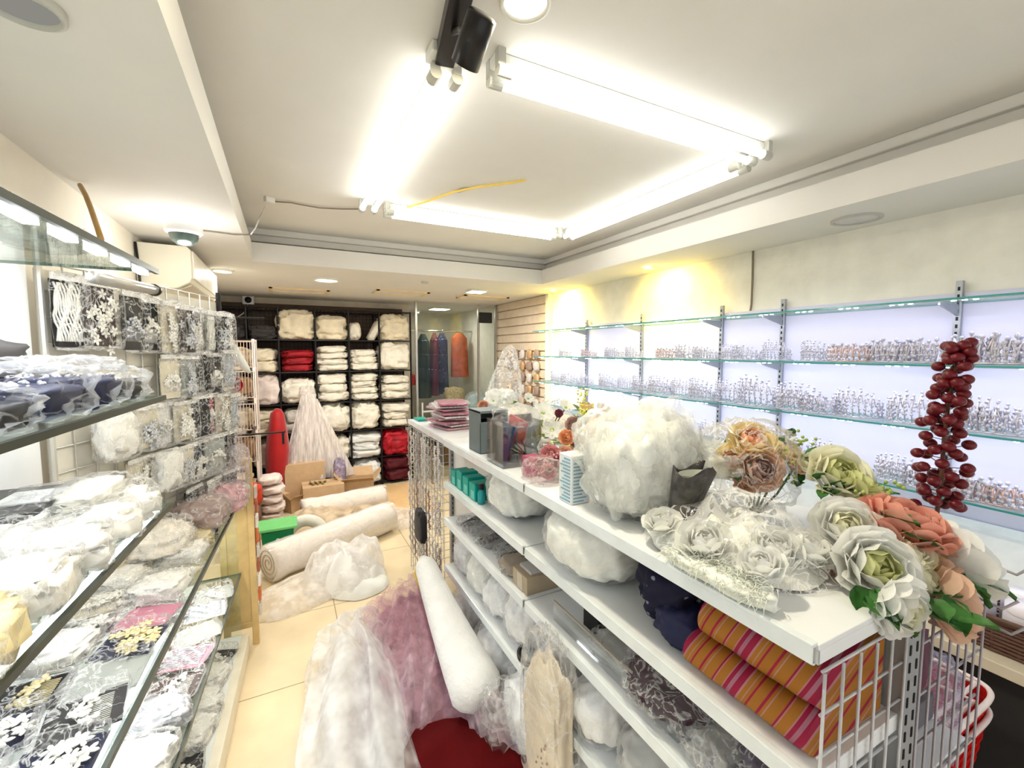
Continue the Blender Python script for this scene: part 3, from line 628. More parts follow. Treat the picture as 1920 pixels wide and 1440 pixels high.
bouquet('cream peony spray with yellow green filler lying behind the plastic heap', (1.22, .56, 1.172),
    [(1578,885,1.10,.068,'cream','lime',(-.4,-.6,.6)), (1625,905,1.08,.045,'lime',None,(.3,-.5,.7)), (1540,868,1.15,.045,'cream',None,(-.3,-.3,.9))],
    [(1530,900,1.12),(1545,920,1.1),(1600,935,1.1),(1640,930,1.1),(1560,930,1.1)], filler=(m_leafl, [(1645,915,1.08,.018),(1620,935,1.06,.018),(1660,935,1.05,.016)]))
bouquet('mixed posy of orange roses and yellow green sprigs beyond the white veil bundle', (1.17, 1.6, 1.172),
    [(1122,802,1.85,.048,'orange','peach',(-.5,-.8,.3)), (1075,795,1.95,.035,'dusty',None,(-.6,-.5,.5)), (1085,832,1.8,.034,'dusty','burg',(-.5,-.8,.3)), (1062,820,1.8,.03,'orange',None,(-.7,-.6,.1)), (1100,760,1.95,.03,'yellow',None,(0,-.3,.9)), (1135,765,2.0,.035,'dusty',None,(.3,-.4,.8))],
    [(1095,775,1.95),(1105,805,1.9),(1095,850,1.8),(1110,840,1.8),(1120,850,1.8),(1085,770,2)], lm=m_leafl, filler=(mat('yellow_sprig', (.75,.72,.1), .5), [(1092,750,1.95,.02),(1098,775,1.9,.02),(1100,850,1.75,.03)]))
bouquet('posy of white daisies and pale green filler beside the orange roses', (1.02, 1.75, 1.172),
    [(1018,775,2.0,.05,'daisy',None,(-.4,-.7,.5)), (1048,775,2.0,.018,'burg',None,(-.4,-.8,.3)), (1035,805,1.9,.045,'daisy',None,(-.5,-.8,.2)), (1060,765,2.05,.04,'daisy',None,(0,-.6,.7)), (1000,810,1.95,.04,'cream',None,(-.6,-.7,.2)), (1025,840,1.85,.036,'white',None,(-.5,-.7,.1))],
    [(1010,800,1.95),(1045,830,1.85),(1020,820,1.9)], lm=m_leafl, filler=(mat('white_sprig', (.82,.82,.7), .5), [(1005,790,2.0,.03),(1040,825,1.85,.03),(1028,760,2.05,.03)]))
bouquet('cluster of pink roses and burgundy ribbons in front of the daisies', (.95, 1.45, 1.172),
    [(1030,850,1.7,.035,'pink',None,(-.6,-.6,.5)), (1060,850,1.7,.03,'peach',None,(-.3,-.7,.6)), (1015,868,1.68,.03,'pink','burg',(-.7,-.6,.3)), (1050,870,1.62,.03,'burg','pink',(-.4,-.7,.5)), (1028,885,1.6,.026,'pink',None,(-.6,-.7,.2)), (1070,875,1.62,.024,'burg',None,(-.2,-.7,.6))],
    [(1040,880,1.62)], filler=(MF['pink'], [(1030,868,1.65,.03),(1060,868,1.62,.02)]))
bouquet('low spray of white blossoms with fresh green leaves on the far top deck', (1.25, 2.6, 1.172),
    [(925,752,2.95,.04,'daisy',None,(-.3,-.7,.5)), (945,745,3.0,.045,'daisy',None,(0,-.6,.8)), (960,758,2.95,.04,'daisy',None,(0,-.8,.6)), (975,765,2.9,.04,'white',None,(0,-.8,.5)), (990,748,2.95,.04,'daisy',None,(0,-.8,.5)), (935,765,2.9,.035,'daisy',None,(-.3,-.8,.5)), (905,760,3.0,.035,'peach',None,(-.5,-.6,.4))],
    [(940,770,2.9),(955,768,2.9),(968,755,2.9),(920,765,2.9),(980,772,2.85),(990,765,2.9)], lm=m_leafl)
# white veil bundle behind the posies with clear plastic

# ---------------------------------------------------------------- goods on the gondola
m_veil = mat('veil_white', (.90,.91,.86), .85, var=.04, nscale=18, bump=.25, bscale=30, sheen=.3); m_veil2 = mat('veil_coolwhite', (.88,.89,.91), .8, var=.04, bump=.25, bscale=30)
m_film = film('clear_film', lo=.05, hi=.32, width=.12, scale=12); m_milky = film('milky_film', (1,1,.98), .16, .5, 12, width=.1)
def wrapped(name, label, cat, c, s, seed, m, wrapm=None, amp=.16, ridge=True, over=1.06, rz=0, **k):
    M = Matrix.Rotation(rz, 3, 'Z'); t = thing(name, label, cat, c)
    MB().lump(c, *s, seed, amp*.9, 2.0, ridge=False, n=72, m=34, M=M, pleat=.045, pn=10, e=.8, **k).build('fabric', m, t, smooth=True)
    w = MB().lump(c, s[0]*over, s[1]*over, s[2]*over, seed+1, amp*.9, 2.6, ridge=True, n=56, m=34, M=M, e=.78)
    w.build('plastic_bag', wrapm or m_film, t, smooth=True); return t
wrapped('veil_bundle', 'huge bundle of white veil fabric in clear plastic on the top deck', 'fabric bundle', (.925, .965, 1.172), (.28, .27, .285), 5, m_veil, amp=.18)
for k in range(2): MB().lump((.935, .975+.03*k, 1.172), .31+.03*k, .31+.04*k, .31+.02*k, 501+k, .28, 2.4, n=80, m=44, e=.85, pleat=.04, pn=13).build('net_layer', tulle('veil_net2', (.95,.96,.92), .30, 14, (2,2,.5)), bpy.data.objects['veil_bundle'], smooth=True)
MB().lump((1.12, .88, 1.30), .2, .26, .07, 8, .3, 3, ridge=True, flatbase=False).build('loose_veil', tulle('veil_net', (.9,.92,.86), .5), smooth=True, label='loose white veil tail trailing from the huge bundle over the flowers', cat='fabric')
wrapped('veil_bag', 'clear bag of white veil under the top deck, next to the teal boxes', 'fabric bag', (.905, 1.67, .937), (.27, .27, .20), 6, m_veil, amp=.1)
wrapped('veil_bag', 'biggest clear bag of white veil on the second deck, left of the navy cloth', 'fabric bag', (.895, 1.12, .937), (.30, .34, .205), 7, m_veil, amp=.08)
m_navyf = mesh_fabric_floral('navy_floral', (.004,.004,.022), (.22,.24,.32), 30)
t = thing('cloth_bundle', 'navy cloth bundle with pale floral print next to the striped cushions', 'cloth', (.93, .78, .937))
MB().lump((.93,.79,.937), .24, .23, .19, 9, .2, 2.2, n=60, m=34, e=.8, pleat=.05, pn=7).build('fold', m_navyf, t, smooth=True)
MB().lump((.86,.72,.937), .15, .15, .10, 10, .18, 2.2, n=40, m=24, e=.8, pleat=.04, pn=6).build('under_fold', mat('plain_navy', (.008,.01,.05), .6), t, smooth=True)
# striped folded cushions
cols = [(0,(.34,.13,.012)),(.14,(.30,.006,.04)),(.17,(.34,.13,.012)),(.22,(.40,.19,.16)),(.235,(.34,.13,.012)),(.30,(.40,.17,.17)),(.33,(.28,.004,.04)),(.43,(.33,.13,.18)),(.49,(.28,.004,.04)),(.55,(.40,.17,.17)),(.57,(.34,.13,.012)),(.70,(.40,.17,.17)),(.72,(.28,.004,.04)),(.75,(.34,.13,.012)),(.90,(.40,.19,.16)),(.92,(.34,.13,.012)),(.96,(.30,.006,.04))]
m_str = stripes('striped_sari_cloth', cols, 1, .13)
for i, (x0, x1, y0, y1, z, h, lab) in enumerate(((.775,1.03,.40,.665,.938,.075,'striped orange and magenta folded cloth, lower of the two behind the wire end panel'), (.795,1.03,.40,.645,1.015,.08,'striped orange and magenta folded cloth lying on top of the other'))):
    o = MB(); n = 26
    def fold(u, v, x0=x0, x1=x1, y0=y0, y1=y1, z=z, h=h, i=i):
        a = math.pi*(1-u)*1.0; zz = z + h/2 + h/2*math.cos(a); xx = x0 + h*.45 - h*.45*math.sin(a) if True else 0
        y = y0 + (y1-y0)*v; return Vector((xx + .006*noise.noise(Vector((v*6,u*2,i))), y, zz + .006*noise.noise(Vector((v*7, u*3, i+4)))))
    def prof(u, v, x0=x0, x1=x1, y0=y0, y1=y1, z=z, h=h, i=i):
        y = y0 + (y1-y0)*v
        if u < .3: q = u/.3; return Vector((x1 - (x1-x0-h*.5)*q, y, z + .002))
        if u < .7: a = math.pi*(u-.3)/.4; return Vector((x0 + h*.5 - h*.5*math.sin(a), y, z + h/2 - h/2*math.cos(a) + .005*noise.noise(Vector((y*22, a, i)))))
        q = (u-.7)/.3; return Vector((x0 + h*.5 + (x1-x0-h*.5)*q, y, z + h + .007*noise.noise(Vector((q*3, y*18, i)))))
    o.surf(prof, 30, 30); ends = [prof(u/30, 0) for u in range(31)]; o.add(ends, [tuple(range(31))]); ends = [prof(u/30, 1) for u in range(31)]; o.add(ends, [tuple(range(31))[::-1]])
    o.build('folded_cloth', m_str, smooth=True, label=lab, cat='cloth', group='striped cloths on the second deck')
# things on the top deck
MB().box(.79,2.93,1.171,.86,3.05,1.185).build('packet', mat('teal_card', (.0,.32,.26), .4), bevel=.002, label='flat teal packet at the far corner of the top deck', cat='packet')
r = random.Random(5)
for i in range(9):
    z = 1.171 + i*.019; cx, cy = .91 + r.uniform(-.02,.02), 2.62 + r.uniform(-.03,.03); a = r.uniform(-.25,.25); M = Matrix.Rotation(a, 3, 'Z')
    t = thing('flat_packet', 'clear packet of pink trim, %s from bottom of the far top deck stack' % ORD[i], 'packet', (cx, cy, z), 'clear packets stacked on the far top deck')
    MB().obox((cx,cy,z+.007), .17, .26, .010, M).build('trim', [mat('pink_trim', (.66,.30,.40), .5), mat('pale_trim', (.80,.72,.76), .5), mat('wine_trim', (.40,.08,.15), .5)][i%3], t, bevel=.003)
    MB().lump((cx,cy,z+.001), .22, .30, .017, i, .06, 4, M=M).build('plastic_sleeve', film('clear_sleeve', lo=.12), t, smooth=True)
bx = thing('display_box', 'dark grey open display box standing on the top deck', 'box', (.86, 1.93, 1.171))
m_gbox = mat('slate_card', (.13,.16,.17), .5)
MB().box(.79,1.86,1.171,.795,2.0,1.37).box(.93,1.86,1.171,.935,2.0,1.37).box(.79,1.86,1.36,.935,2.0,1.372).box(.79,1.995,1.171,.935,2.0,1.37).box(.79,1.86,1.171,.935,2.0,1.176).box(.79,1.86,1.171,.935,1.865,1.32).build('shell', m_gbox, bx, bevel=.002)
MB().box(.80,1.87,1.30,.925,1.99,1.315).build('tray', m_dark, bx)
ab = thing('acrylic_box', 'clear acrylic box of navy and red packets in front of the dark grey box', 'box', (.86, 1.66, 1.171))
o = MB()
for a in ((.77,1.58,.774,1.74),(.946,1.58,.95,1.74),(.774,1.58,.946,1.584),(.774,1.736,.946,1.74)): o.box(a[0],a[1],1.171,a[2],a[3],1.36)
o.box(.774,1.584,1.171,.946,1.736,1.175).build('case', glass('acrylic', (.92,.94,.95), .14), ab)
for i, (dx, c, h, an, nm) in enumerate(((.02,(.02,.04,.12),.17,.1,'navy card packet'), (.05,(.04,.05,.07),.15,-.2,'charcoal card packet'), (.085,(.5,.08,.09),.19,.25,'red card packet'), (.12,(.05,.07,.13),.16,.1,'dark blue card packet'), (.145,(.25,.24,.24),.2,-.15,'grey card packet'))):
    M = Euler((an, .2-.1*i, .15*i)).to_matrix(); MB().obox((.785+dx, 1.66+.012*(i-2), 1.178+h/2), .008, .11, h, M).build('packet', mat('pk%d' % i, c, .4), bevel=.002, label=nm + ' leaning inside the clear acrylic box', cat='packet', group='card packets in the acrylic box')
MB().lump((.87,1.66,1.33), .17, .17, .08, 12, .2, 3, ridge=True, flatbase=False).build('plastic_bag', m_film, smooth=True, label='crumpled clear plastic bag lying on the acrylic box', cat='bag')
MB().lump((.84,1.37,1.171), .13, .15, .08, 13, .25, 3, ridge=True).build('plastic_bag', film('rosy_film', (.92,.80,.80), .3), smooth=True, label='crumpled pinkish plastic bag of ribbons on the deck edge before the printed carton', cat='bag')
MB().box(.80,1.43,1.172,.86,1.47,1.25).build('packet', mat('wine_trim'), bevel=.002, label='small wine red square packet by the pinkish bag', cat='packet')
pc = thing('printed_carton', 'upright pale blue printed carton beside the huge veil bundle', 'carton', (.81, 1.14, 1.171))
MB().box(.775,1.105,1.171,.845,1.175,1.325).build('carton', mat('carton_white', (.80,.83,.86), .4), pc, bevel=.002)
o = MB()
for i in range(13):
    z = 1.31 - i*.011; o.box(.7735,1.112,z,.7752,1.112+.056*(.6+.4*((i*7)%5)/4),z+.0045); o.box(.782,1.1035,z,.782+.055*(.6+.4*((i*3)%5)/4),1.1052,z+.004)
o.build('print_lines', mat('print_blue', (.22,.40,.50), .5), pc)
ft = thing('foil_tube', 'dark silver paper tube leaning against the veil bundle', 'tube', (.93, .80, 1.171))
a = Vector((.885,.795,1.172)); b = Vector((.915,.765,1.352)); o = MB(); N = 26
def tub(u, v):
    q = a.lerp(b, v); rr = .027 + .026*v; an = u*2*math.pi*.93 + .4; return q + Vector((rr*math.cos(an)*1.2, rr*math.sin(an)*.75, .012*math.sin(3*an)*v))
o.surf(tub, N, 8); o.build('foil_sheet', mat('grey_foil', (.075,.07,.065), .35, .4, var=.5, nscale=40, bump=.5), ft, smooth=True, solid=.0015)
o = MB(); o.surf(lambda u, v: a.lerp(b, .3+.64*v) + Vector(((.022+.02*v)*math.cos(u*6.2)*1.1, (.022+.02*v)*math.sin(u*6.2)*.68, 0)), N, 4); o.build('lining', mat('tube_lining', (.7,.72,.66), .6), ft, smooth=True)
# plastic heap of white flowers
hp = thing('wrapped_flower_pack', 'crinkled clear plastic pack of white fabric flowers by the near corner', 'flower pack', (.94, .70, 1.172))
def heap(u, v, k=1.0, sd=0, rad=1.0):
    a = u*2*math.pi; q = 1 + .20*noise.noise(Vector((math.cos(a)*1.7+sd, math.sin(a)*1.7, sd)))
    x = .945 + .185*rad*v*q*math.copysign(abs(math.cos(a))**.8, math.cos(a)); y = .685 + .215*rad*v*q*math.copysign(abs(math.sin(a))**.8, math.sin(a))
    e = (1-v**2.4); h = .10*k*e + .035*e*(.5-abs(noise.noise(Vector((x*10+sd, y*10, sd)))))*2 + .010*(1-v**6)*noise.noise(Vector((x*38, y*38, sd)))
    return Vector((x, y, 1.174 + max(0, h) + .002))
MB().surf(lambda u, v: heap(u, v, 1.05, 2), 90, 34).build('plastic_wrap', film('crinkle_wrap', (1,1,1), .10, .9, 24, rough=.08), hp, smooth=True)
MB().surf(lambda u, v: heap(u, v, .5, 5, .88), 60, 24).build('lace_bed', mat('lace_bed', (.88,.89,.83), .8, var=.08, nscale=40, bump=.5), hp, smooth=True)
r = random.Random(9)
for i in range(9):
    x, y = .82 + .09*(i%3) + r.uniform(-.02,.02), .53 + .13*(i//3) + r.uniform(-.03,.03)
    mb = MB(); rose(mb, (x, y, 1.238), (r.uniform(-.4,.4)-.2, r.uniform(-.4,.4)-.3, 1), r.uniform(.042,.056), i+30, .95, 5); mb.build('flower', MF['white'], hp, smooth=True)
# fringe hanging over the lip
fr = MB(); r = random.Random(4)
for i in range(420):
    y = r.uniform(.47, .70); x = r.uniform(.745,.80); p = Vector((x, y, 1.185 + (x-.74)*.5)); d = Vector((-r.uniform(.2,1), r.uniform(-.9,.9), r.uniform(-.35,.5))).normalized()
    L = r.uniform(.015,.035); fr.tube([p, p+d*L*.5+Vector((0,0,.004)), p+d*L+Vector((0,0,-.006))], [.0011,.0009,.0003], 3)
fr.lump((.775,.585,1.174), .06, .24, .03, 3, .2, 4); fr.build('feather_trim', mat('feather_white', (.85,.87,.80), .8), smooth=True, label='fluffy white feather fringe spilling over the near shelf lip', cat='trim')
# second deck far: teal boxes
for i, (y, h, lab) in enumerate(((2.20,.075,'farthest'),(2.11,.09,'second farthest'),(2.02,.085,'middle'),(1.93,.08,'nearest'))):
    t = thing('glue_box', 'teal green carton on the second deck, %s of the row' % lab, 'carton', (.80, y, .937), 'teal cartons on the second deck')
    MB().box(.775,y-.038,.937,.87,y+.038,.937+h).build('carton', mat('teal_carton', (.0,.36,.30), .35, var=.15), t, bevel=.003)
    MB().box(.7735,y-.03,.945,.7752,y+.01,.945+h*.5).build('label_patch', mat('teal_print', (.15,.6,.52), .4), t)
    MB().box(.78,y-.03,.937+h,.865,y+.03,.94+h).build('lid_flap', mat('teal_card'), t)
bt = thing('bottle', 'small teal bottle with black cap standing before the teal cartons', 'bottle', (.795, 1.86, .937))
MB().lathe([(0,0),(.018,0),(.018,.055),(.010,.066),(.010,.07)], (.795,1.86,.937), 20).build('bottle_body', mat('teal_bottle', (.02,.33,.36), .25), bt, smooth=True)
MB().lathe([(.013,.068),(.013,.092),(0,.093)], (.795,1.86,.937), 20).build('cap', m_blk, bt, smooth=True)
# third deck
m_tan = mat('tan_card', (.45,.36,.25), .6); r = random.Random(8)
for i in range(9):
    y = 2.12 - i*.075; x = .84 + r.uniform(0,.08); dark = i % 3
    t = thing('hair_accessory_packet', 'clear packet of %s trims on the third deck, %s from the far end' % (('black', 'grey', 'silver')[dark], ORD[i]), 'packet', (x, y, .734), 'trim packets on the third deck')
    M = Euler((r.uniform(-.1,.1), r.uniform(-.25,.05), r.uniform(-.6,.6))).to_matrix()
    MB().obox((x,y,.744), .12, .07, .006, M).build('card', [m_dark, mat('grey_card', (.32,.33,.34), .5), mat('silver_card', (.5,.5,.5), .3, .4)][dark], t)
    MB().lump((x,y,.735), .16, .10, .03, i+40, .25, 3, ridge=True, M=Matrix.Rotation(r.uniform(-.6,.6), 3, 'Z')).build('plastic_sleeve', film('clear_sleeve'), t, smooth=True)
t = thing('shoe_box', 'small beige box at the end of the far third deck next to the joint', 'box', (.85, 1.43, .734))
MB().box(.775,1.385,.734,.93,1.50,.80).build('box_body', m_tan, t, bevel=.002); MB().box(.773,1.42,.736,.776,1.46,.798).build('label_strip', mat('pale_card', (.6,.53,.42), .6), t); MB().box(.80,1.40,.80,.92,1.49,.812).build('lid', mat('grey_lid', (.55,.54,.52), .5), t, bevel=.002)
MB().lump((.85,1.58,.734), .15,.13,.05, 50, .2, 3, ridge=True).build('pouch', mat('tan_pouch', (.38,.32,.26), .7), smooth=True, label='brownish pouch on the third deck behind the beige box', cat='pouch')
t = thing('small_black_box', 'small black open box on the near third deck', 'box', (.90, 1.10, .734))
MB().box(.86,1.07,.734,.935,1.15,.80).build('box_body', m_blk, t, bevel=.002); MB().box(.855,1.065,.80,.94,1.155,.808).build('lid', mat('white_card', (.8,.8,.78), .5), t, bevel=.001)
wrapped('grey_packet', 'flat silvery grey plastic packet beside the small black box', 'packet', (.90,.97,.734), (.2,.2,.05), 52, mat('grey_cloth', (.45,.45,.44), .5), amp=.2)
wrapped('lace_packet', 'dark plum lace packet on the near third deck under the navy cloth', 'packet', (.88,.77,.734), (.22,.24,.10), 53, mesh_fabric_floral('plum_lace', (.05,.018,.03), (.3,.22,.25), 70), film('clear_sleeve'), amp=.25)
wrapped('lace_packet', 'clear bag with silver brooch lying beside the plum lace', 'packet', (.84,.62,.734), (.14,.12,.06), 54, mat('silver_card'), film('clear_sleeve'), amp=.25)
wrapped('cloth_packet', 'dark purple cloth packet near the wire end panel on the third deck', 'packet', (.92,.50,.734), (.24,.18,.08), 55, mat('purple_cloth', (.10,.08,.13), .6), film('clear_sleeve'), amp=.2)
dv = thing('acrylic_divider', 'tilted clear acrylic divider on the near third deck', 'divider', (.80, .95, .735))
MB().box(.785,.68,.735,.79,1.22,.80).build('sheet', glass('acrylic'), dv); MB().box(.784,.68,.80,.791,1.22,.803).build('rim', mat('acrylic_rim', (.45,.40,.33), .3), dv)
# fourth and bottom decks
def bag(lab, c, s, sd, m=None, w=None, name='veil_bag'): wrapped(name, lab, 'fabric bag', c, s, sd, m or m_veil2, w or m_film, amp=.14)
bag('small clear bag of white ribbon at the far end of the fourth deck', (.87,2.13,.466), (.2,.2,.19), 60)
bag('clear bag of cream white lace on the fourth deck, second from the far end', (.87,1.92,.466), (.22,.2,.2), 61, m_veil)
bag('clear bag of white lace on the fourth deck, third from the far end', (.86,1.72,.466), (.2,.18,.17), 62)
bag('white bag with black band on the fourth deck just past the joint', (.86,1.50,.466), (.2,.2,.21), 63)
MB().lathe([(.06,0),(.075,0),(.075,.012),(.06,.012),(.06,0)], (.83,1.41,.467), 28).build('hair_band', m_blk, smooth=True, label='black round band lying on the fourth deck at the joint', cat='band')
bag('clear bag of white fabric just inside the near fourth deck', (.86,1.23,.466), (.22,.18,.17), 64)
bag('clear bag of white petals in the middle of the near fourth deck', (.86,1.02,.466), (.22,.2,.17), 65)
bag('grey clear bag near the wire end on the fourth deck', (.88,.78,.466), (.24,.24,.16), 66, mat('grey_cloth'))
bag('white bag at the far end of the bottom deck', (.86,2.1,.101), (.24,.3,.26), 67)
bag('round clear bag of white tulle on the bottom deck beside the roll', (.86,1.75,.101), (.26,.3,.28), 68)
bag('round clear bag of white tulle on the bottom deck past the joint', (.85,1.40,.101), (.26,.3,.29), 69)
bag('largest white tulle bag on the near bottom deck', (.85,1.06,.101), (.28,.32,.28), 70)
bag('white cloth bag on the bottom deck by the wire end', (.86,.68,.101), (.28,.34,.24), 71)
# beige garment bag hanging down in front of the joint
gb = thing('garment_bag', 'beige garment in a clear bag hanging in front of the shelf joint', 'garment bag', (.735, 1.13, .25))
MB().lump((.715,1.135,.17), .085,.20,.50, 501,.16,2.0,e=.6,n=80,m=40,pleat=.05,pn=9).build('garment', mat('beige_satin', (.72,.62,.48), .45, var=.1), gb, smooth=True)
MB().lump((.715,1.135,.165), .10,.23,.56, 502,.22,2.2,e=.6,n=70,m=40,ridge=True).build('plastic_bag', film('garment_film', lo=.05, hi=.4, width=.06, scale=9), gb, smooth=True)
MB().tube([(.715,1.14,.66),(.722,1.15,.71),(.742,1.16,.745)], [.014,.008,.005], 10).build('twisted_neck', m_milky, gb, smooth=True)
cl = MB(); r = random.Random(6)
for i in range(16): cl.ball((.672+r.uniform(0,.004), 1.10+r.gauss(0,.02), .36+r.gauss(0,.03)), .004, n=6, m=4)
cl.build('beading', mat('brown_beads'), gb)
# goods hanging on the side facing the glass shelves
r = random.Random(21)
for i in range(6):
    x, y, z = GR+.02+r.uniform(0,.03), .46+.09*i, .62 - .06*(i%2)
    MB().lump((x,y,z-.02), .09,.10,.26, 80+i, .25, 3, ridge=True, flatbase=False).build('hanging_packet', [film('violet_film', (.72,.68,.9), .35), mat('violet_cloth', (.20,.16,.28), .4)][i%2], smooth=True, label='crinkled violet plastic packet on the back of the shelving, %s from the doorway end' % ORD[i], cat='packet', group='violet packets behind the shelving')
for i in range(7):
    y = .48 + i*.1; MB().lump((1.27, y, .80), .22, .085, .2, 90+i, .2, 3, ridge=True).build('cloth_roll', [mat('plum_cloth', (.12,.04,.07), .7), m_navyf, mat('purple_cloth')][i%3], smooth=True, label='dark cloth bundle inside the back shelving bay, %s from the wire end' % ORD[i], cat='cloth', group='dark bundles in the back bay')
MB().box(1.12,.44,.735,1.41,1.2,.80).build('tray', mat('dull_tray', (.16,.15,.17), .6), bevel=.003, label='dark tray under the cloth bundles inside the back bay', cat='tray')
# pale clear bag standing far behind the flowers
t = thing('plastic_bag', 'tall peaked clear plastic bag standing behind the far flowers', 'bag', (1.46, 2.75, 1.171))
def bfn(u, v):
    a = u*2*math.pi; rr = (.14*(1-v)**.55 + .012)*(1+.18*noise.noise(Vector((math.cos(a)*2, math.sin(a)*2, v*3)))); return Vector((1.34+.06*v + rr*math.cos(a), 2.75 + rr*math.sin(a), 1.171 + .52*v))
MB().surf(bfn, 36, 20).build('bag_film', film('tall_film', (1,1,1), .22, .9, 18), t, smooth=True)
MB().lump((1.33,2.76,1.172), .18,.2,.2, 31, .25, 3, ridge=True).build('contents', mat('veil_white'), t, smooth=True)
for i, (x, y) in enumerate(((1.25,2.35),(1.33,2.15),(1.28,1.95))):
    wrapped('lace_bag', 'clear bag of pale ivory lace on the far top deck, %s from the peaked bag' % ORD[i], 'fabric bag', (x,y,1.171), (.2,.18,.14), 33+i, mat('ivory_lace', (.80,.74,.64), .8, var=.15, nscale=40), amp=.2)
# red shopping baskets stacked in the far aisle
m_red = mat('red_plastic', (.55,.012,.012), .3, var=.05)
def basket(z0, cx, cy, label):
    W, D, H = .42, .30, .22; t = thing('shopping_basket', label, 'basket', (cx, cy, z0), 'stacked red shopping baskets')
    def P(a, k, z): 
        e = .35; return Vector((cx + W/2*k*math.copysign(abs(math.cos(a))**e, math.cos(a)), cy + D/2*k*math.copysign(abs(math.sin(a))**e, math.sin(a)), z0+z))
    b = MB(); n = 56
    for i in range(n):
        a0 = 2*math.pi*i/n; b.tube([P(a0, .82, 0), P(a0, .97, H)], .0035, 4)
    for j in range(6): b.tube([P(2*math.pi*i/n, .82+.15*j/5.5, H*j/6+.006) for i in range(n+1)], .005, 4, cap=False)
    b.surf(lambda u, v: P(u*2*math.pi, .815+.15*v, H*v), n, 3)
    b.box(cx-W*.40, cy-D*.40, z0, cx+W*.40, cy+D*.40, z0+.006); b.build('lattice_body', m_red, t, smooth=False)
    MB().tube([P(2*math.pi*i/n, 1.0, H) for i in range(n+1)], .008, 8, cap=False).build('rim', mat('pale_rim', (.82,.70,.66), .3), t, smooth=True)
    for s_ in (-1,): MB().tube([(cx-W*.42, cy+s_*.02, z0+H), (cx-W*.40, cy-D*.36, z0+H+.012), (cx+W*.40, cy-D*.36, z0+H+.012), (cx+W*.42, cy+s_*.02, z0+H)], .006, 8).build('handle', mat('pale_rim'), t, smooth=True)
MB().box(1.52,.48,0,1.88,.72,.33).build('crate', mat('dark_crate', (.05,.045,.05), .6), bevel=.01, label='dark crate carrying the red shopping baskets in the far aisle', cat='crate')
for i, nm in enumerate(('lower', 'upper')):
    basket((.332,.392)[i], 1.70, .60, 'red shopping basket with pale rim, %s of the two on the dark crate' % nm)

# ---------------------------------------------------------------- back rack of black wire cubes
m_rack = mat('black_wire', (.012,.011,.012), .45, .3)
RX = [-.66,-.36,-.06,.31,.67,1.02,1.40]; RZ = [.02,.35,.70,1.05,1.41,1.77,2.12]; RY0, RY1 = 5.50, 5.90
rk = thing('cube_rack', 'tall black wire cube rack filled with bagged cloth on the back wall', 'rack', (.4, 5.7, 0))
for x in RX:
    for y in (RY0, RY1): MB().tube([(x,y,0),(x,y,2.13)], .012, 6).build('upright', m_rack, rk)
for z in RZ:
    o = MB()
    for y in (RY0, RY1): o.tube([(RX[0],y,z),(RX[-1],y,z)], .009, 5)
    for i in range(48): x = RX[0] + (RX[-1]-RX[0])*i/47; o.tube([(x,RY0,z),(x,RY1,z)], .003, 4)
    o.build('wire_shelf', m_rack, rk)
o = MB()
for x in RX[1:-1]:
    for j in range(40): o.tube([(x,RY0,.05+j*.052),(x,RY1,.05+j*.052)], .0025, 4)
o.build('side_mesh', m_rack, rk)
o = MB()
for j in range(42): o.tube([(RX[0],RY1,.05+j*.05),(RX[-1],RY1,.05+j*.05)], .003, 4)
for i in range(50): x = RX[0]+(RX[-1]-RX[0])*i/49; o.tube([(x,RY1,.02),(x,RY1,2.12)], .003, 4)
o.build('back_mesh', m_rack, rk)
MB().box(RX[0], RY1+.012, .02, RX[-1], RY1+.02, 2.2).build('backing_sheet', mat('brown_board', (.10,.065,.045), .8), rk)
creamA = mat('cream_cloth', (.80,.70,.52), .85, var=.10, nscale=14, bump=.4, bscale=30); creamB = mat('ivory_cloth', (.84,.78,.66), .85, var=.08, nscale=14, bump=.4, bscale=30)
pinkw = mat('blush_cloth', (.78,.66,.60), .8, var=.1); redc = mat('deep_red_cloth', (.30,.006,.012), .6, var=.25); mar = mat('maroon_cloth', (.10,.008,.015), .6, var=.3, nscale=30)
colw = ['beside the wire basket tower', 'in the second column', 'in the third column', 'in the fourth column', 'in the fifth column', 'in the last column']
colw[0] = 'in the first column'
roww = ['lowest row', 'fifth row down', 'fourth row down', 'third row down', 'second row down', 'top row']
def cell(c, r_, n, m, seed, kind='fold', colname='cream', wid=.88, hgt=.86, off=0):
    if kind == 'b': n = 1
    x0, x1 = RX[c], RX[c+1]; w = (x1-x0)*wid; z0 = RZ[r_]+.012; H = (RZ[r_+1]-RZ[r_]-.04)*hgt; cx = (x0+x1)/2 + off
    for i in range(n):
        h = H/n
        nm = {1: ['single'], 2: ['lower', 'upper'], 3: ['bottom', 'middle', 'top'], 4: ['bottom', 'second lowest', 'second highest', 'top']}[n][i]
        if kind == 'fold':
            lab = '%s %s %s, %s of the %s' % (('lone' if n == 1 else nm), colname, 'bagged cloth' if n == 1 else 'folded cloth', colw[c], roww[r_])
            rr = random.Random(seed*10+i)
            MB().lump((cx+rr.uniform(-.01,.01), 5.685, z0+i*h), w*rr.uniform(.84,1.02), .40, h*rr.uniform(.98,1.12), seed*10+i, .24, 2.2, e=.5, n=36, m=18, ridge=True, pleat=.03, M=Euler((0, rr.uniform(-.06,.06), rr.uniform(-.12,.12))).to_matrix()).build('folded_cloth', m, smooth=True, label=lab, cat='cloth', group='cloths in the back rack')
        else:
            lab = 'bulging %s bundle, %s of the %s' % (colname, colw[c], roww[r_])
            MB().lump((cx, 5.67, z0), w, .42, H, seed, .30, 2.2, e=.6, n=40, m=26, ridge=True).build('cloth_bundle', m, smooth=True, label=lab, cat='cloth', group='cloths in the back rack')
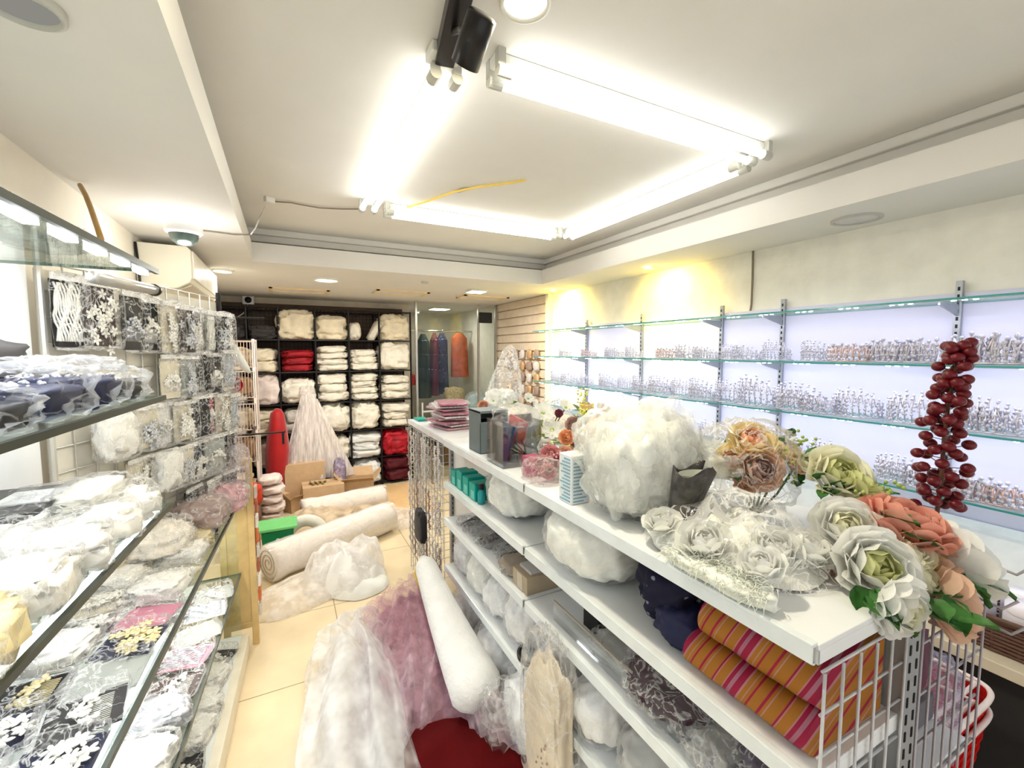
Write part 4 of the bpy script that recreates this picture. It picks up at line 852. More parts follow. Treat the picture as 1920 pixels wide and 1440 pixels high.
cell(0,5,1,mat('dark_goods', (.04,.035,.035), .7),100,'b','dark',hgt=.5)
cell(1,5,1,mat('dark_goods'),101,'b','black',hgt=.45)
cell(2,5,1,creamA,102,'b','large cream',wid=.98,hgt=1.0); cell(3,5,1,creamA,103,'b','cream',hgt=.85)
x = RX[4]
MB().lump((.75,5.68,1.782), .13,.36,.2,104,.2,2.5,ridge=True).build('cloth_bundle', creamB, smooth=True, label='small ivory bundle in the fifth column of the top row', cat='cloth')
MB().lump((.93,5.66,1.782), .09,.3,.27,105,.15,2.5,M=Euler((0,.5,0)).to_matrix(),flatbase=False).build('cloth_bundle', creamB, smooth=True, label='leaning ivory roll in the fifth column of the top row', cat='cloth')
cell(5,5,1,creamA,106,'b','knotted cream',hgt=.95)
cell(0,4,2,creamA,110,'fold','tan cream',hgt=.8); cell(1,4,2,creamA,111,'fold','tan cream',hgt=.75); cell(2,4,3,redc,112,'fold','dark red',hgt=.7); cell(3,4,4,creamB,113,'fold','ivory'); cell(4,4,3,creamB,114,'fold','ivory',hgt=.75); cell(5,4,2,creamB,115,'b','ivory',hgt=1)
cell(0,3,1,mat('grey_bag', (.60,.55,.48), .6),120,'b','grey beige'); cell(1,3,1,pinkw,121,'b','blush',hgt=.95); cell(2,3,1,creamB,122,'b','ivory',hgt=.8); cell(3,3,3,creamB,123,'fold','ivory',hgt=.95); cell(4,3,4,creamB,124,'fold','ivory',hgt=.95); cell(5,3,3,creamB,125,'fold','ivory')
cell(0,2,2,pinkw,130,'fold','blush'); cell(1,2,3,creamA,131,'fold','tan cream'); cell(2,2,2,mat('grey_bag'),132,'fold','grey beige'); cell(3,2,2,creamB,133,'b','ivory',hgt=.95); cell(4,2,2,creamB,134,'b','ivory',hgt=.95); cell(5,2,3,creamB,135,'fold','ivory')
cell(0,1,1,pinkw,140,'b','blush'); cell(1,1,1,pinkw,141,'b','blush'); cell(3,1,1,creamB,143,'b','ivory',hgt=.8,wid=.6,off=.05); cell(4,1,3,mat('white_cloth', (.86,.86,.82), .7),144,'fold','white',wid=1.0); cell(5,1,1,mat('bright_red_cloth', (.42,.008,.02), .5, var=.4),145,'b','bright red')
cell(3,0,1,mat('dark_goods'),150,'b','dark',hgt=.7); cell(4,0,1,mat('white_cloth'),151,'b','crumpled white',wid=.9,hgt=.9); cell(5,0,2,mar,152,'fold','maroon',hgt=.95); cell(0,0,1,mat('dark_goods'),153,'b','dark'); cell(1,0,1,mat('dark_goods'),154,'b','black'); cell(2,0,1,mar,155,'b','maroon')
sl = emis('strip_glow', (1,.98,.9), 2.5)
MB().box(.30,5.93,2.045,1.0,5.945,2.06).build('strip_lamp', sl, label='thin strip lamp behind the top row of the back rack', cat='strip light')
# white tulle veil hung over the rack
vz = thing('hanging_veil', 'sheer white veil hung from the rack and spreading over the cartons', 'veil', (.30, 5.35, .3))
m_tv = tulle('blush_tulle', (.97,.91,.87), .85, 14, (3,3,.25))
for k in range(3):
    MB().surf(lambda u, v, k=k: Vector((.20 + (u-.5)*(.09+.60*v**1.0) + .03*k + .07*v, 5.36-.03*k + .05*math.sin(u*30+k*2+3*noise.noise(Vector((u*5,k,0))))*(.2+.8*v)*.3 - .08*v, 1.22 - .05*k - .88*v)), 60, 16).build('net_layer', m_tv, vz, smooth=True)
MB().lump((.20,5.40,1.14), .15,.12,.12, 160, .3, 2.2, ridge=False, pleat=.05).build('knot', m_tv, vz, smooth=True)
# tall red cloth roll
rr_ = thing('fabric_roll', 'bright red velvet roll standing upright against the back rack', 'fabric roll', (-.12, 5.25, 0))
rp = [(-.055,5.25,1.04),(-.065,5.25,.99),(-.07,5.25,.8),(-.075,5.25,.6),(-.085,5.24,.45),(-.10,5.23,.25),(-.115,5.22,.02)]
rp = [(x-.03, y, z) for x, y, z in rp]
MB().tube(rp[::-1], [.055,.09,.112,.118,.095,.066,.028], 20, flat=.99).build('roll', mat('scarlet_velvet', (.40,.002,.003), .55, var=.1, sheen=.4), rr_, smooth=True)
# cartons
m_card = mat('cardboard', (.62,.42,.24), .75, var=.06, nscale=20); m_card2 = mat('cardboard_inside', (.50,.32,.16), .8); m_tape = mat('packing_tape', (.55,.38,.22), .3)
def carton(cx, cy, z0, w, d, h, rz, label, open_=False, tilt=0):
    t = thing('cardboard_carton', label, 'carton', (0,0,0)); o = MB()
    if open_:
        e = .004
        for b in ((-w/2,-d/2,w/2,-d/2+e),(-w/2,d/2-e,w/2,d/2),(-w/2,-d/2,-w/2+e,d/2),(w/2-e,-d/2,w/2,d/2)): o.box(b[0],b[1],0,b[2],b[3],h)
        o.box(-w/2,-d/2,0,w/2,d/2,e); o.build('body', m_card, t)
        for sx, sy, L in ((0,-1,w),(0,1,w),(-1,0,d),(1,0,d)):
            n = Vector((sx,sy,0)); tn = Vector((-sy,sx,0)); f = MB(); c0 = n*((w if sx else d)/2) + Vector((0,0,h))
            up = (n*.75 + Vector((0,0,.5 if sy < 0 else .9)))*.10; f.add([c0-tn*L/2, c0+tn*L/2, c0+tn*L/2*.94+up, c0-tn*L/2*.94+up], [(0,1,2,3)]); f.build('flap', m_card2 if sy < 0 else m_card, t, solid=.004)
    else:
        o.box(-w/2,-d/2,0,w/2,d/2,h); o.build('body', m_card, t, bevel=.004); MB().box(-w/2-.001,-.025,h*.6,w/2+.001,.025,h+.001).build('tape', m_tape, t); MB().box(-w/2,-.003,h,w/2,.003,h+.0015).build('seam', m_card2, t)
    t.location = (cx,cy,z0); t.rotation_euler = (tilt,0,rz); return t
p = at(600, 938, z=0)
carton(.31, 5.02, 0, .40, .26, .25, .02, 'closed cardboard carton in front of the hanging veil, nearest the floor rolls', False)
carton(.14, 5.28, 0, .40, .18, .44, .12, 'tall cardboard carton behind the closed one under the veil', False)
carton(.68, 5.12, 0, .34, .24, .22, -.15, 'open cardboard carton with raised flaps in front of the white bundle', True)
carton(.04, 5.06, 0, .22, .24, .14, .5, 'small open cardboard carton beside the red velvet roll', True)
MB().tube([Vector((.18+.16*i/20, 4.99+.05*math.sin(i*1.1), .262+.012*math.sin(i*2.3))) for i in range(21)], .008, 6).build('twine', mat('brown_twine', (.25,.18,.08), .8), smooth=True, label='tangled brown twine on top of the closed carton', cat='twine')
MB().lump((.50,5.2,.0), .12,.12,.42, 166, .3, 2.5, ridge=True).build('packet', mat('purple_print', (.35,.28,.38), .6, var=.5, nscale=40), smooth=True, label='purple printed packet squeezed between the cartons', cat='packet')
bd = at(735, 940, z=0)
MB().box(.80,4.3,0,1.42,5.4,.012).build('flat_board', mat('orange_board', (.82,.55,.27), .5, var=.05), bevel=.002, label='flat orange tan board lying on the floor before the back rack', cat='board')
# ---------------------------------------------------------------- floor rolls and heaps
m_lin = mat('linen_white', (.82,.74,.66), .75, var=.04, nscale=10, bump=.2); m_linp = tulle('cream_net', (.95,.90,.84), .8, 12)
def froll(p, q, r0, label, m, wrap=True, seed=0):
    p = Vector(p); q = Vector(q); t = thing('fabric_roll', label, 'fabric roll', ((p.x+q.x)/2, (p.y+q.y)/2, 0)); n = 26; d = (q-p)
    pts = [p + d*i/n for i in range(n+1)]; rr = [r0*(1+.06*noise.noise(Vector((i*.5, seed, 0)))) for i in range(n+1)]
    b = MB().tube(pts, rr, 28); b.v = [v + Vector((0,0,.012*noise.noise(v*6))) for v in b.v]; b.build('roll', m, t, smooth=True)
    dn = d.normalized(); a0 = Vector((0,0,1)); b0 = dn.cross(a0)
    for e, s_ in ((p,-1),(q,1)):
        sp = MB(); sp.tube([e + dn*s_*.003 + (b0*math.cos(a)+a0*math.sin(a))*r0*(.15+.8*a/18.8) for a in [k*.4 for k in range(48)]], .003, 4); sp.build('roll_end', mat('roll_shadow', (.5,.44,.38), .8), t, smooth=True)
    if wrap:
        w_ = MB().tube([p - d*.02 + d*1.04*i/n for i in range(n+1)], [x*1.05+.004 for x in rr], 28, cap=False); w_.v = [v + Vector((0,0,.012*noise.noise(v*7))) for v in w_.v]; w_.build('plastic_wrap', film('roll_film', (1,.97,.95), .12, .35, 7, width=.1), t, smooth=True)
    return t
A = at(505, 1090, z=.13); B = at(728, 985, z=.13)
froll((-.16,3.50,.135), (.80,4.06,.125), .125, 'thick white fabric roll in plastic lying across the aisle, nearer of the two', m_lin, seed=1)
froll((.10,4.55,.12), (.88,4.72,.11), .11, 'white fabric roll lying farther back near the cartons', m_lin, seed=2)
def sheet(name, label, cat, fn, nu, nv, m, parts=None):
    return MB().surf(fn, nu, nv).build(name, m, smooth=True, label=label, cat=cat)
def drape(cx, cy, w, d, h, rz, seed, z0=.004, fr=7, power=.6, rg=1):
    cr, sr = math.cos(rz), math.sin(rz)
    def fn(u, v):
        a = u*2*math.pi; rad = v; k = 1 + .22*noise.noise(Vector((math.cos(a)*1.3+seed, math.sin(a)*1.3, 0)))
        x = math.cos(a)*rad*w/2*k; y = math.sin(a)*rad*d/2*k
        z = z0 + h*(1-rad**2)**power*(.75+.5*noise.noise(Vector((x*fr*.5+seed, y*fr*.5, 1)))) + rg*.05*h/.15*(.5-abs(noise.noise(Vector((x*fr+seed, y*fr, seed)))))*(1-rad**3)
        return Vector((cx + x*cr - y*sr, cy + x*sr + y*cr, max(z0, z)))
    return fn
sheet('loose_cloth', 'flat tail of cream cloth spread on the tiles before the thick roll', 'cloth', drape(.08, 3.22, .86, .44, .13, .35, 3, fr=5), 70, 22, m_linp)
sheet('loose_cloth', 'sheer beige cloth heaped between the roll and the cartons', 'cloth', drape(.28, 4.35, 1.1, .75, .20, .1, 6), 80, 26, tulle('beige_net', (.80,.66,.48), .75, 10))
sheet('loose_cloth', 'white cloth tangle trailing off the far end of the thick roll', 'cloth', drape(.98, 4.25, .55, .5, .10, .3, 9), 60, 20, tulle('cream_net', (.95,.90,.84), .8, 12))
q = at(655, 1085, z=.03); wt_ = thing('cloth_tangle', 'crumpled bright white cloth thrown over the thick roll', 'cloth', (q.x, q.y, 0))
for k in range(4):
    MB().surf(drape(q.x+(0,-.10,.09,.0)[k], q.y+(.02,.06,.08,-.08)[k], .52-.07*k, .46-.06*k, (.20,.26,.27,.16)[k], .4*k, 50+k, fr=7, power=.5, rg=2.2), 90, 40).build('cloth_layer', mat('bright_white_cloth', (.88,.86,.83), .8) if k == 0 else tulle('snow_net', (.97,.95,.93), .75, 12), wt_, smooth=True)
sheet('loose_cloth', 'white cloth hem dragging on the tiles below the crumpled bright cloth', 'cloth', drape(.42, 3.12, .40, .32, .10, .5, 12), 60, 18, mat('white_cloth'))
t = thing('cloth_coil', 'coiled pale grey cloth end peeping out behind the green bin', 'cloth', (.10, 4.05, 0))
MB().tube([(.10+.15*math.cos(a), 3.98+.10*math.sin(a)*.5, .06+.16*math.sin(a)) for a in [math.pi*i/16 for i in range(17)]], .05, 12).build('coil', mat('grey_white_cloth', (.68,.66,.58), .8, var=.1), t, smooth=True)
# green bin
gr_ = thing('green_bin', 'dark green bin with a bright green lid beside the wooden ended display case', 'bin', (-.10, 3.92, 0))
MB().add([(-.20,3.84,0),(0.0,3.84,0),(0.0,4.0,0),(-.20,4.0,0),(-.215,3.83,.24),(.015,3.83,.24),(.015,4.01,.24),(-.215,4.01,.24)], [(3,2,1,0),(4,5,6,7),(0,1,5,4),(1,2,6,5),(2,3,7,6),(3,0,4,7)]).build('bin_body', mat('green_plastic', (.0,.20,.07), .35), gr_, bevel=.012)
MB().box(-.24,3.80,.25,.04,4.04,.275).build('lid', mat('bright_green', (.16,.55,.18), .4), gr_, bevel=.008)
MB().lathe([(0,0),(.014,.004),(.014,0)], (-.10,3.828,.17), 14, Euler((math.pi/2,0,0)).to_matrix()).build('button', mat('carton_white'), gr_)
t = thing('brown_carton', 'tall red brown carton standing beside the green bin', 'carton', (-.34, 4.1, 0))
MB().box(-.42,4.02,0,-.24,4.22,.34).build('body', mat('redbrown_card', (.30,.10,.05), .6), t, bevel=.004); MB().box(-.41,4.03,.34,-.25,4.21,.36).build('top_flap', mat('pinkish_card', (.7,.45,.36), .6), t)
MB().lump((-.33,4.42,.30), .2,.2,.17, 171,.25,2.5,ridge=True).build('cloth_bundle', mat('orange_red_cloth', (.62,.05,.02), .6), smooth=True, label='orange red cloth lump behind the red brown carton', cat='cloth')
for i in range(5): MB().lump((-.17+.02*(i%2), 4.75, .02+i*.09), .2,.22,.085, 172+i,.2,2.5).build('shoe_pair', pinkw, smooth=True, label='pale pink folded packet, %s from the floor in the pile by the red roll' % ORD[i], cat='packet', group='pink packets by the red roll')
for i in range(5): MB().lump((-.40+.02*(i%2), 4.62, .26+i*.055), .2,.2,.05, 182+i,.2,2.5).build('folded_cloth', [m_tan, mat('brown_cloth', (.30,.18,.10), .7)][i%2], smooth=True, label='brown folded packet, %s from the bottom under the wire basket tower' % ORD[i], cat='packet', group='brown packets under the basket tower')
MB().box(-.52,4.48,0,-.28,4.78,.26).build('crate', mat('brown_cloth'), bevel=.01, label='low brown crate under the brown folded packets', cat='crate')

# foreground heap: pink tulle over dark red cloth, white fuzzy roll, white tulle
m_pt = tulle('pink_tulle', (.70,.42,.50), .36, 16); m_wt = tulle('white_tulle', (.97,.97,.97), .45, 9); m_dr = mat('dark_red_felt', (.085,.0006,.0015), .9, var=.08, spec=.15)
fc = thing('red_cloth_pile', 'dark red cloth spread and folded on the floor in the foreground', 'cloth', (.60, 1.70, 0))
MB().surf(drape(.60, 1.62, .80, .95, .16, .5, 21, .004, 4, .45), 80, 26).build('felt_sheet', m_dr, fc, smooth=True)
sheet('red_cloth', 'bright red sheer hem under the pink net at the foot of the heap', 'cloth', drape(.36, 1.72, .40, .42, .07, .2, 22), 50, 16, mat('bright_red_cloth'))
def foldnet(A, B, C, D, bulge, nf, amp, seed, nu=150, nv=34, wav=.05):
    A, B, C, D = map(Vector, (A, B, C, D)); nrm = (B-A).cross(C-A).normalized(); nrm = nrm if nrm.z > 0 else -nrm
    def fn(u, v):
        p = A.lerp(B, u).lerp(C.lerp(D, u), v); w_ = noise.noise(Vector((u*2+seed, v*.9, seed)))
        p += (B-A)*wav*noise.noise(Vector((u*2, v*2.5+seed, 1))) + (C-A)*.16*noise.noise(Vector((u*3.5+seed, v, 2)))*v
        p += Vector((0,0,1))*bulge*math.sin(math.pi*min(1,max(0,u*.96+.02)))**.7*math.sin(math.pi*(.12+.80*v))
        fd = math.sin(math.pi*min(1,max(0,.04+.93*u)))**.5*min(1, (1.02-v)*5)
        p += nrm*amp*fd*(math.sin(nf*2*math.pi*u + 5*w_ + 2*v) + .35*math.sin(nf*3.3*math.pi*u - 4*w_ - 3*v) + .6*noise.noise(Vector((u*4+seed, v*2, 3))))*(.45+.7*abs(w_))
        p.z = max(p.z, .006 + .004*math.sin(u*40)); return p
    return MB().surf(fn, nu, nv)
ph = thing('tulle_heap', 'heap of dusty pink tulle over plum cloth beside the white roll', 'tulle', (.50, 2.1, 0))
foldnet((.42,2.44,.16), (.74,2.38,.30), (.28,1.90,.02), (.66,1.72,.10), .12, 4, .035, 2).build('plum_core', mat('plum_pink_cloth', (.30,.10,.16), .75, var=.4, nscale=10), ph, smooth=True)
for k in range(3):
    foldnet((.38-.02*k,2.48,.14+.03*k), (.76,2.40,.34), (.18-.04*k,1.86-.06*k,.02), (.68,1.62-.03*k,.12), .17+.03*k, 3+k, .040, 5+k, wav=.10).build('net_layer', m_pt, ph, smooth=True)
pn_ = foldnet((.30,2.05,.16), (.70,1.95,.30), (.20,1.52,.02), (.50,1.60,.06), .14, 4, .035, 11); pn_.build('pink_net', tulle('pale_pink_net', (.86,.66,.74), .42, 20), smooth=True, label='pale pink net sliding from the heap across the dark red cloth', cat='tulle')
pn2 = foldnet((.60,1.75,.26), (.72,1.62,.34), (.60,1.45,.10), (.74,1.36,.14), .05, 5, .025, 12, 60, 20); pn2.build('pink_net', tulle('pale_pink_net', (.86,.66,.74), .42, 20), smooth=True, label='pale pink net corner hanging below the near end of the fluffy roll', cat='tulle')
wh = thing('tulle_heap', 'soft heap of sheer white tulle on the tiles in the foreground', 'tulle', (.26, 1.95, 0))
for k in range(3):
    foldnet((.14-.02*k,2.52,.02), (.44,2.44,.16), (-.02-.03*k,1.42,.01), (.40,1.38,.04), .18+.06*k, 2+k, .045, 20+k, wav=.22).build('net_layer', m_wt, wh, smooth=True)
# white fuzzy roll leaning along the shelving
wr = thing('fabric_roll', 'fluffy white fabric roll leaning along the shelving base', 'fabric roll', (.62, 1.8, .3))
P0 = at(792, 1045, x=.60); P1 = at(905, 1315, x=.655); n = 24
pts = [P0.lerp(P1, i/n) + Vector((0,0,-.03*math.sin(math.pi*i/n))) for i in range(n+1)]; rad = [.050*(min(1, i/2+.35)) + .065*(i/n) for i in range(n+1)]; rad[-1] *= .55; rad[-2] *= .85
b = MB().tube(pts, rad, 28); b.v = [v + v.normalized()*.008*noise.noise(v*22) for v in b.v]; b.build('roll', mat('fluffy_white', (.88,.88,.88), .9, sheen=.6, bump=.6, bscale=70), wr, smooth=True)
MB().tube([P0+Vector((-.02,.01,-.03)), P0+Vector((-.035,.02,-.09)), P0+Vector((-.02,-.04,-.16))], .008, 6).build('yellow_strap', mat('yellow_cable'), wr, smooth=True)
MB().lump(P1+Vector((.05,-.06,-.12)), .15,.18,.2, 195,.2,2.4,ridge=True,flatbase=False).build('roll_end_bag', m_milky, wr, smooth=True)

# ---------------------------------------------------------------- far alcove, glass screen, clothes
gs = thing('glass_screen', 'thin framed glass screen in front of the clothes alcove', 'screen', (2.0, 5.45, 0))
MB().box(1.46,5.445,.02,2.55,5.455,2.24).build('pane', glass('screen_glass', (.95,.98,.95), .015), gs)
for x in (1.46, 2.30, 2.55): MB().box(x-.012,5.435,0,x+.012,5.465,2.26).build('frame_post', mat('frame_metal', (.45,.44,.40), .3, .6), gs)
MB().tube([(1.5,6.45,1.95),(2.6,6.45,1.95)], .014, 8).build('clothes_rail', mat('chrome'), smooth=True, label='chrome clothes rail in the far alcove', cat='rail')
def garment(x, w, ztop, zbot, m, label, y=6.45, d=.10):
    t = thing('hanging_garment', label, 'garment', (x, y, zbot))
    def fn(u, v):
        a = u*2*math.pi; sh = min(1, .35 + v*5) if v < .13 else 1; ww = w/2*sh*(1+.08*v); k = 1 + .12*math.sin(a*5+v*2)*v
        return Vector((x + ww*math.cos(a)*k, y + d*math.sin(a)*k*sh, ztop - (ztop-zbot)*v))
    MB().surf(fn, 30, 16).build('garment_body', m, t, smooth=True)
    MB().tube([(x,y,ztop-.005),(x,y,ztop+.03),(x+.015,y,ztop+.05),(x,y,ztop+.062)], .004, 5).build('hanger_hook', mat('chrome'), t); return t
garment(1.83, .19, 1.90, .95, mat('black_green_cloth', (.008,.02,.016), .8), 'long black green coat hanging in the alcove')
garment(2.0, .12, 1.92, .98, mat('dark_plum_cloth', (.09,.01,.03), .8), 'long plum garment between the two dark coats')
garment(2.12, .17, 1.92, 1.0, mesh_fabric_floral('navy_dotted', (.015,.018,.05), (.4,.25,.35), 30), 'navy patterned garment hanging in the alcove')
garment(2.40, .25, 1.93, 1.25, mat('rust_cloth', (.42,.07,.02), .8, var=.3), 'short rust orange jacket hanging in the alcove')
garment(1.62, .16, 1.32, 1.15, mat('red_scrap', (.35,.03,.03), .8), 'small red garment at the near edge of the alcove')
t = thing('wooden_cabinet', 'dark wooden cabinet under the hanging clothes in the alcove', 'cabinet', (2.2, 6.2, 0))
MB().box(1.98,6.0,0,2.35,6.45,.86).build('carcass', mat('dark_wood', (.16,.07,.035), .5, var=.3), t, bevel=.004)
for i in range(2): 
    dd = MB().box(1.995+.175*i,5.985,.06,2.16+.175*i,6.0,.82).build('door', mat('mid_wood', (.24,.12,.05), .5, var=.3), t, bevel=.003); MB().ball((2.13+.05*i,5.975,.5), .012).build('knob', mat('chrome'), dd, origin=Vector((2.2,6.2,0)))
MB().lump((2.18,6.1,.862), .28,.26,.26, 200,.2,2.5).build('wicker_bundle', mat('straw_bundle', (.48,.36,.2), .8, var=.35, nscale=40), smooth=True, label='straw coloured bundle on the dark wooden cabinet', cat='bundle')
wrapped('plastic_bundle', 'clear bag of pale blue stuff on the alcove floor side', 'bag', (2.38,5.75,.62), (.3,.26,.42), 201, mat('pale_blue_stuff', (.45,.55,.62), .6), film('clear_sleeve'))
MB().box(2.2,5.62,0,2.56,5.9,.62).build('stool', mat('dull_tray'), bevel=.006, label='dark low stand under the pale blue bag', cat='stand')
MB().box(2.30,5.40,2.02,2.48,5.44,2.16).build('wall_speaker', m_dark, bevel=.01, label='small black box speaker high on the glass screen', cat='speaker')
t = thing('step_ladder', 'small white step frame beside the black rack end', 'step frame', (1.55, 5.3, 0))
for x in (1.47, 1.66): MB().tube([(x,5.25,0),(x,5.25,1.02)], .011, 8).build('leg', m_gridw, t)
for z in (.3,.6,.9): MB().box(1.47,5.24,z,1.66,5.26,z+.02).build('rung', m_gridw, t)
# jewellery cards on the slatted wall
r = random.Random(12); k = 0
for zz in (1.62,1.48,1.34,1.20,1.05):
    for i in range(5):
        y = 4.35 + i*.17; MB().lump((XR-.07, y, zz-.06), .035,.09,.10, 210+k,.3,3,ridge=True,flatbase=False,n=14,m=10).build('jewellery_card', [mat('brown_beads'), mat('gold_beads', (.7,.45,.25), .35, .4), mat('pearl_beads')][k%3], smooth=True, label='%s jewellery card on the slatted wall, %s along the %s row' % (('brown','gold','pearl')[k%3], ORD[i], ORD[int((1.62-zz)/.13)]), cat='jewellery', group='jewellery on the slatted wall'); k += 1
# security cameras
t = thing('dome_camera', 'white ceiling dome camera with dark glass next to the air conditioner', 'camera', (at(344,425,z=2.2)).to_tuple()); q = at(344, 420, z=ZC-.03); t.location = (q.x, q.y, ZC-.13)
MB().lathe([(.105,0),(.105,-.02),(.09,-.026)], (q.x,q.y,ZC), 36).build('lamp_ring', emis('ring_glow', (1,.98,.92), 5), t, smooth=True)
MB().lathe([(.075,-.02),(.075,-.07),(.062,-.08)], (q.x,q.y,ZC), 36).build('housing', mat('camera_white', (.9,.9,.9), .3), t, smooth=True)
MB().lathe([(.060,-.078),(.052,-.105),(.03,-.125),(0,-.13)], (q.x,q.y,ZC), 30).build('dome', mat('dome_glass', (.06,.09,.08), .08, spec=1), t, smooth=True)
l = bpy.data.lights.new('ring_light', 'POINT'); l.energy = 5; l.shadow_soft_size = .1; o = bpy.data.objects.new('ring_light', l); SC.collection.objects.link(o); o.parent = t; o.location = (0,0,-.06)
q = at(465, 562, y=5.86); t = thing('bullet_camera', 'small white camera with black lens above the back rack', 'camera', (q.x, 5.90, q.z-.05))
MB().box(q.x-.06,5.88,q.z-.05,q.x+.06,5.948,q.z+.06).build('housing', mat('camera_white'), t, bevel=.01); MB().lathe([(0,.03),(.03,.03),(.036,0)], (q.x,5.885,q.z), 20, zrot((0,-1,0))).build('lens', m_blk, t, smooth=True)
MB().tube([(q.x,5.86,q.z-.05),(q.x-.04,5.75,q.z-.16),(q.x-.12,5.6,q.z-.24),(q.x-.2,5.47,q.z-.33)], .005, 5).build('cable', m_wwire, smooth=True, label='white cable looping down from the small back wall camera', cat='cable')
# wire basket tower
tw_ = thing('basket_tower', 'pale wire basket tower standing before the first rack column', 'rack', (-.42, 4.9, 0)); m_tw = mat('bronze_wire', (.55,.42,.34), .4, .3)
for x, y in ((-.60,4.72),(-.26,4.72),(-.60,5.08),(-.26,5.08)): MB().box(x-.012,y-.012,0,x+.012,y+.012,1.76).build('post', mat('pink_white_enamel', (.72,.62,.56), .4), tw_, bevel=.002)
for z in (.62,.92,1.22,1.50):
    g = MB()
    for i in range(15): x = -.60+.34*i/14; g.tube([(x,4.71,z),(x,4.71,z+.24)], .003, 4); g.tube([(x,4.71,z),(x,5.08,z)], .003, 4)
    for i in range(13): y = 4.71+.37*i/12; g.tube([(-.26,y,z),(-.26,y,z+.24)], .003, 4)
    for zz in (z, z+.24): g.tube([(-.60,4.71,zz),(-.26,4.71,zz),(-.26,5.08,zz),(-.60,5.08,zz),(-.60,4.71,zz)], .005, 5)
    g.build('wire_basket', m_tw, tw_)
for i, z in enumerate((.63,.93,1.23,1.51)): MB().lump((-.43,4.9,z), .28,.30,.17, 230+i,.2,2.5,ridge=True).build('cloth_bundle', [mat('brown_cloth'), m_tan][i%2], smooth=True, label='brown cloth in the %s basket up of the wire tower' % ORD[i], cat='cloth', group='cloths in the wire tower')
t = thing('wire_table', 'dark thin shelf arm sticking out beside the wire basket tower', 'arm', (-.25, 4.3, 1.0)); MB().box(-.42,4.28,.94,-.02,4.31,.95).box(-.05,4.28,.84,-.03,4.31,.94).box(-.28,4.31,.94,-.26,4.72,.95).build('arm', m_blk, t)

# ---------------------------------------------------------------- left display case
FX = lambda y, off=0: -.41 + .054*y + off          # front line of the case
CY0, CY1, CYE = .25, 1.60, 2.72
m_track = mat('dark_shelf_track', (.07,.08,.065), .35, .3); m_pale = mat('pale_case_panel', (.80,.82,.80), .35, var=.03); m_gold = mat('gold_wood', (.60,.42,.18), .4, var=.15)
cs = thing('display_case', 'glass shelved display case with pale base along the aisle wall', 'display case', (-.5, 1.5, 0))
def quad(b, y0, y1, z0, z1, xb, off=0, mi=0):   # slab following the angled front
    b.add([(xb,y0,z0),(FX(y0,off),y0,z0),(FX(y1,off),y1,z0),(xb,y1,z0),(xb,y0,z1),(FX(y0,off),y0,z1),(FX(y1,off),y1,z1),(xb,y1,z1)], [(3,2,1,0),(4,5,6,7),(0,1,5,4),(1,2,6,5),(2,3,7,6),(3,0,4,7)], mi)
b = MB(); quad(b, CY0, CYE, 0, .10, XL+.001, .035); b.build('plinth', mat('cream_plinth', (.80,.74,.60), .4), cs, bevel=.003)
m_cg = glass('case_glass', (.94,.98,.95), .06); m_cedge = mat('case_glass_edge', (.10,.16,.12), .2)
for z, y1 in ((.45, CYE), (.83, CYE), (1.20, CY1), (1.52, CY1), (1.88, CY1)):
    b = MB(); quad(b, CY0, y1, z-.008, z, XL+.03); b.m = [0,0,1,1,1,1]; b.build('glass_shelf', [m_cg, m_cedge], cs)
    f = MB(); f.add([(FX(CY0,.001),CY0,z-.012),(FX(CY0,.011),CY0,z-.012),(FX(y1,.011),y1,z-.012),(FX(y1,.001),y1,z-.012),(FX(CY0,.001),CY0,z+.002),(FX(CY0,.011),CY0,z+.002),(FX(y1,.011),y1,z+.002),(FX(y1,.001),y1,z+.002)], [(3,2,1,0),(4,5,6,7),(0,1,5,4),(1,2,6,5),(2,3,7,6),(3,0,4,7)])
    f.build('shelf_track', m_track, cs)
b = MB(); quad(b, CY0, CYE, .10, .106, XL+.03); b.build('base_board', m_pale, cs)
MB().box(XL+.002,CY0,.10,XL+.028,1.83,1.95).box(XL+.002,1.83,.10,XL+.028,CYE,1.0).build('back_panel', mat('case_back_white', (.90,.92,.94), .3, var=.02), cs)  # plain white panel in one even colour
for y in (CYE,):
    b = MB(); z1 = 1.90 if y == CY1 else .83; b.add([(XL+.03,y-.004,.10),(FX(y),y-.004,.10),(FX(y),y-.004,z1),(XL+.03,y-.004,z1),(XL+.03,y+.004,.10),(FX(y),y+.004,.10),(FX(y),y+.004,z1),(XL+.03,y+.004,z1)], [(0,1,2,3),(7,6,5,4),(0,4,5,1),(1,5,6,2),(2,6,7,3),(3,7,4,0)]); b.build('end_glass', m_cg, cs)
y = .3
while y < 1.55:
    MB().box(FX(y)-.025, y, 1.862, FX(y)-.005, y+.07, 1.871).build('led_light', emis('case_led', (.90,.96,1.0), 14), cs); y += .135
area_light('case_glow', (FX(.9)-.03+.5, .95-1.5, 1.855), (0, math.radians(42), .054), .03, 1.3, 10, (.93,.97,1.0), cs)
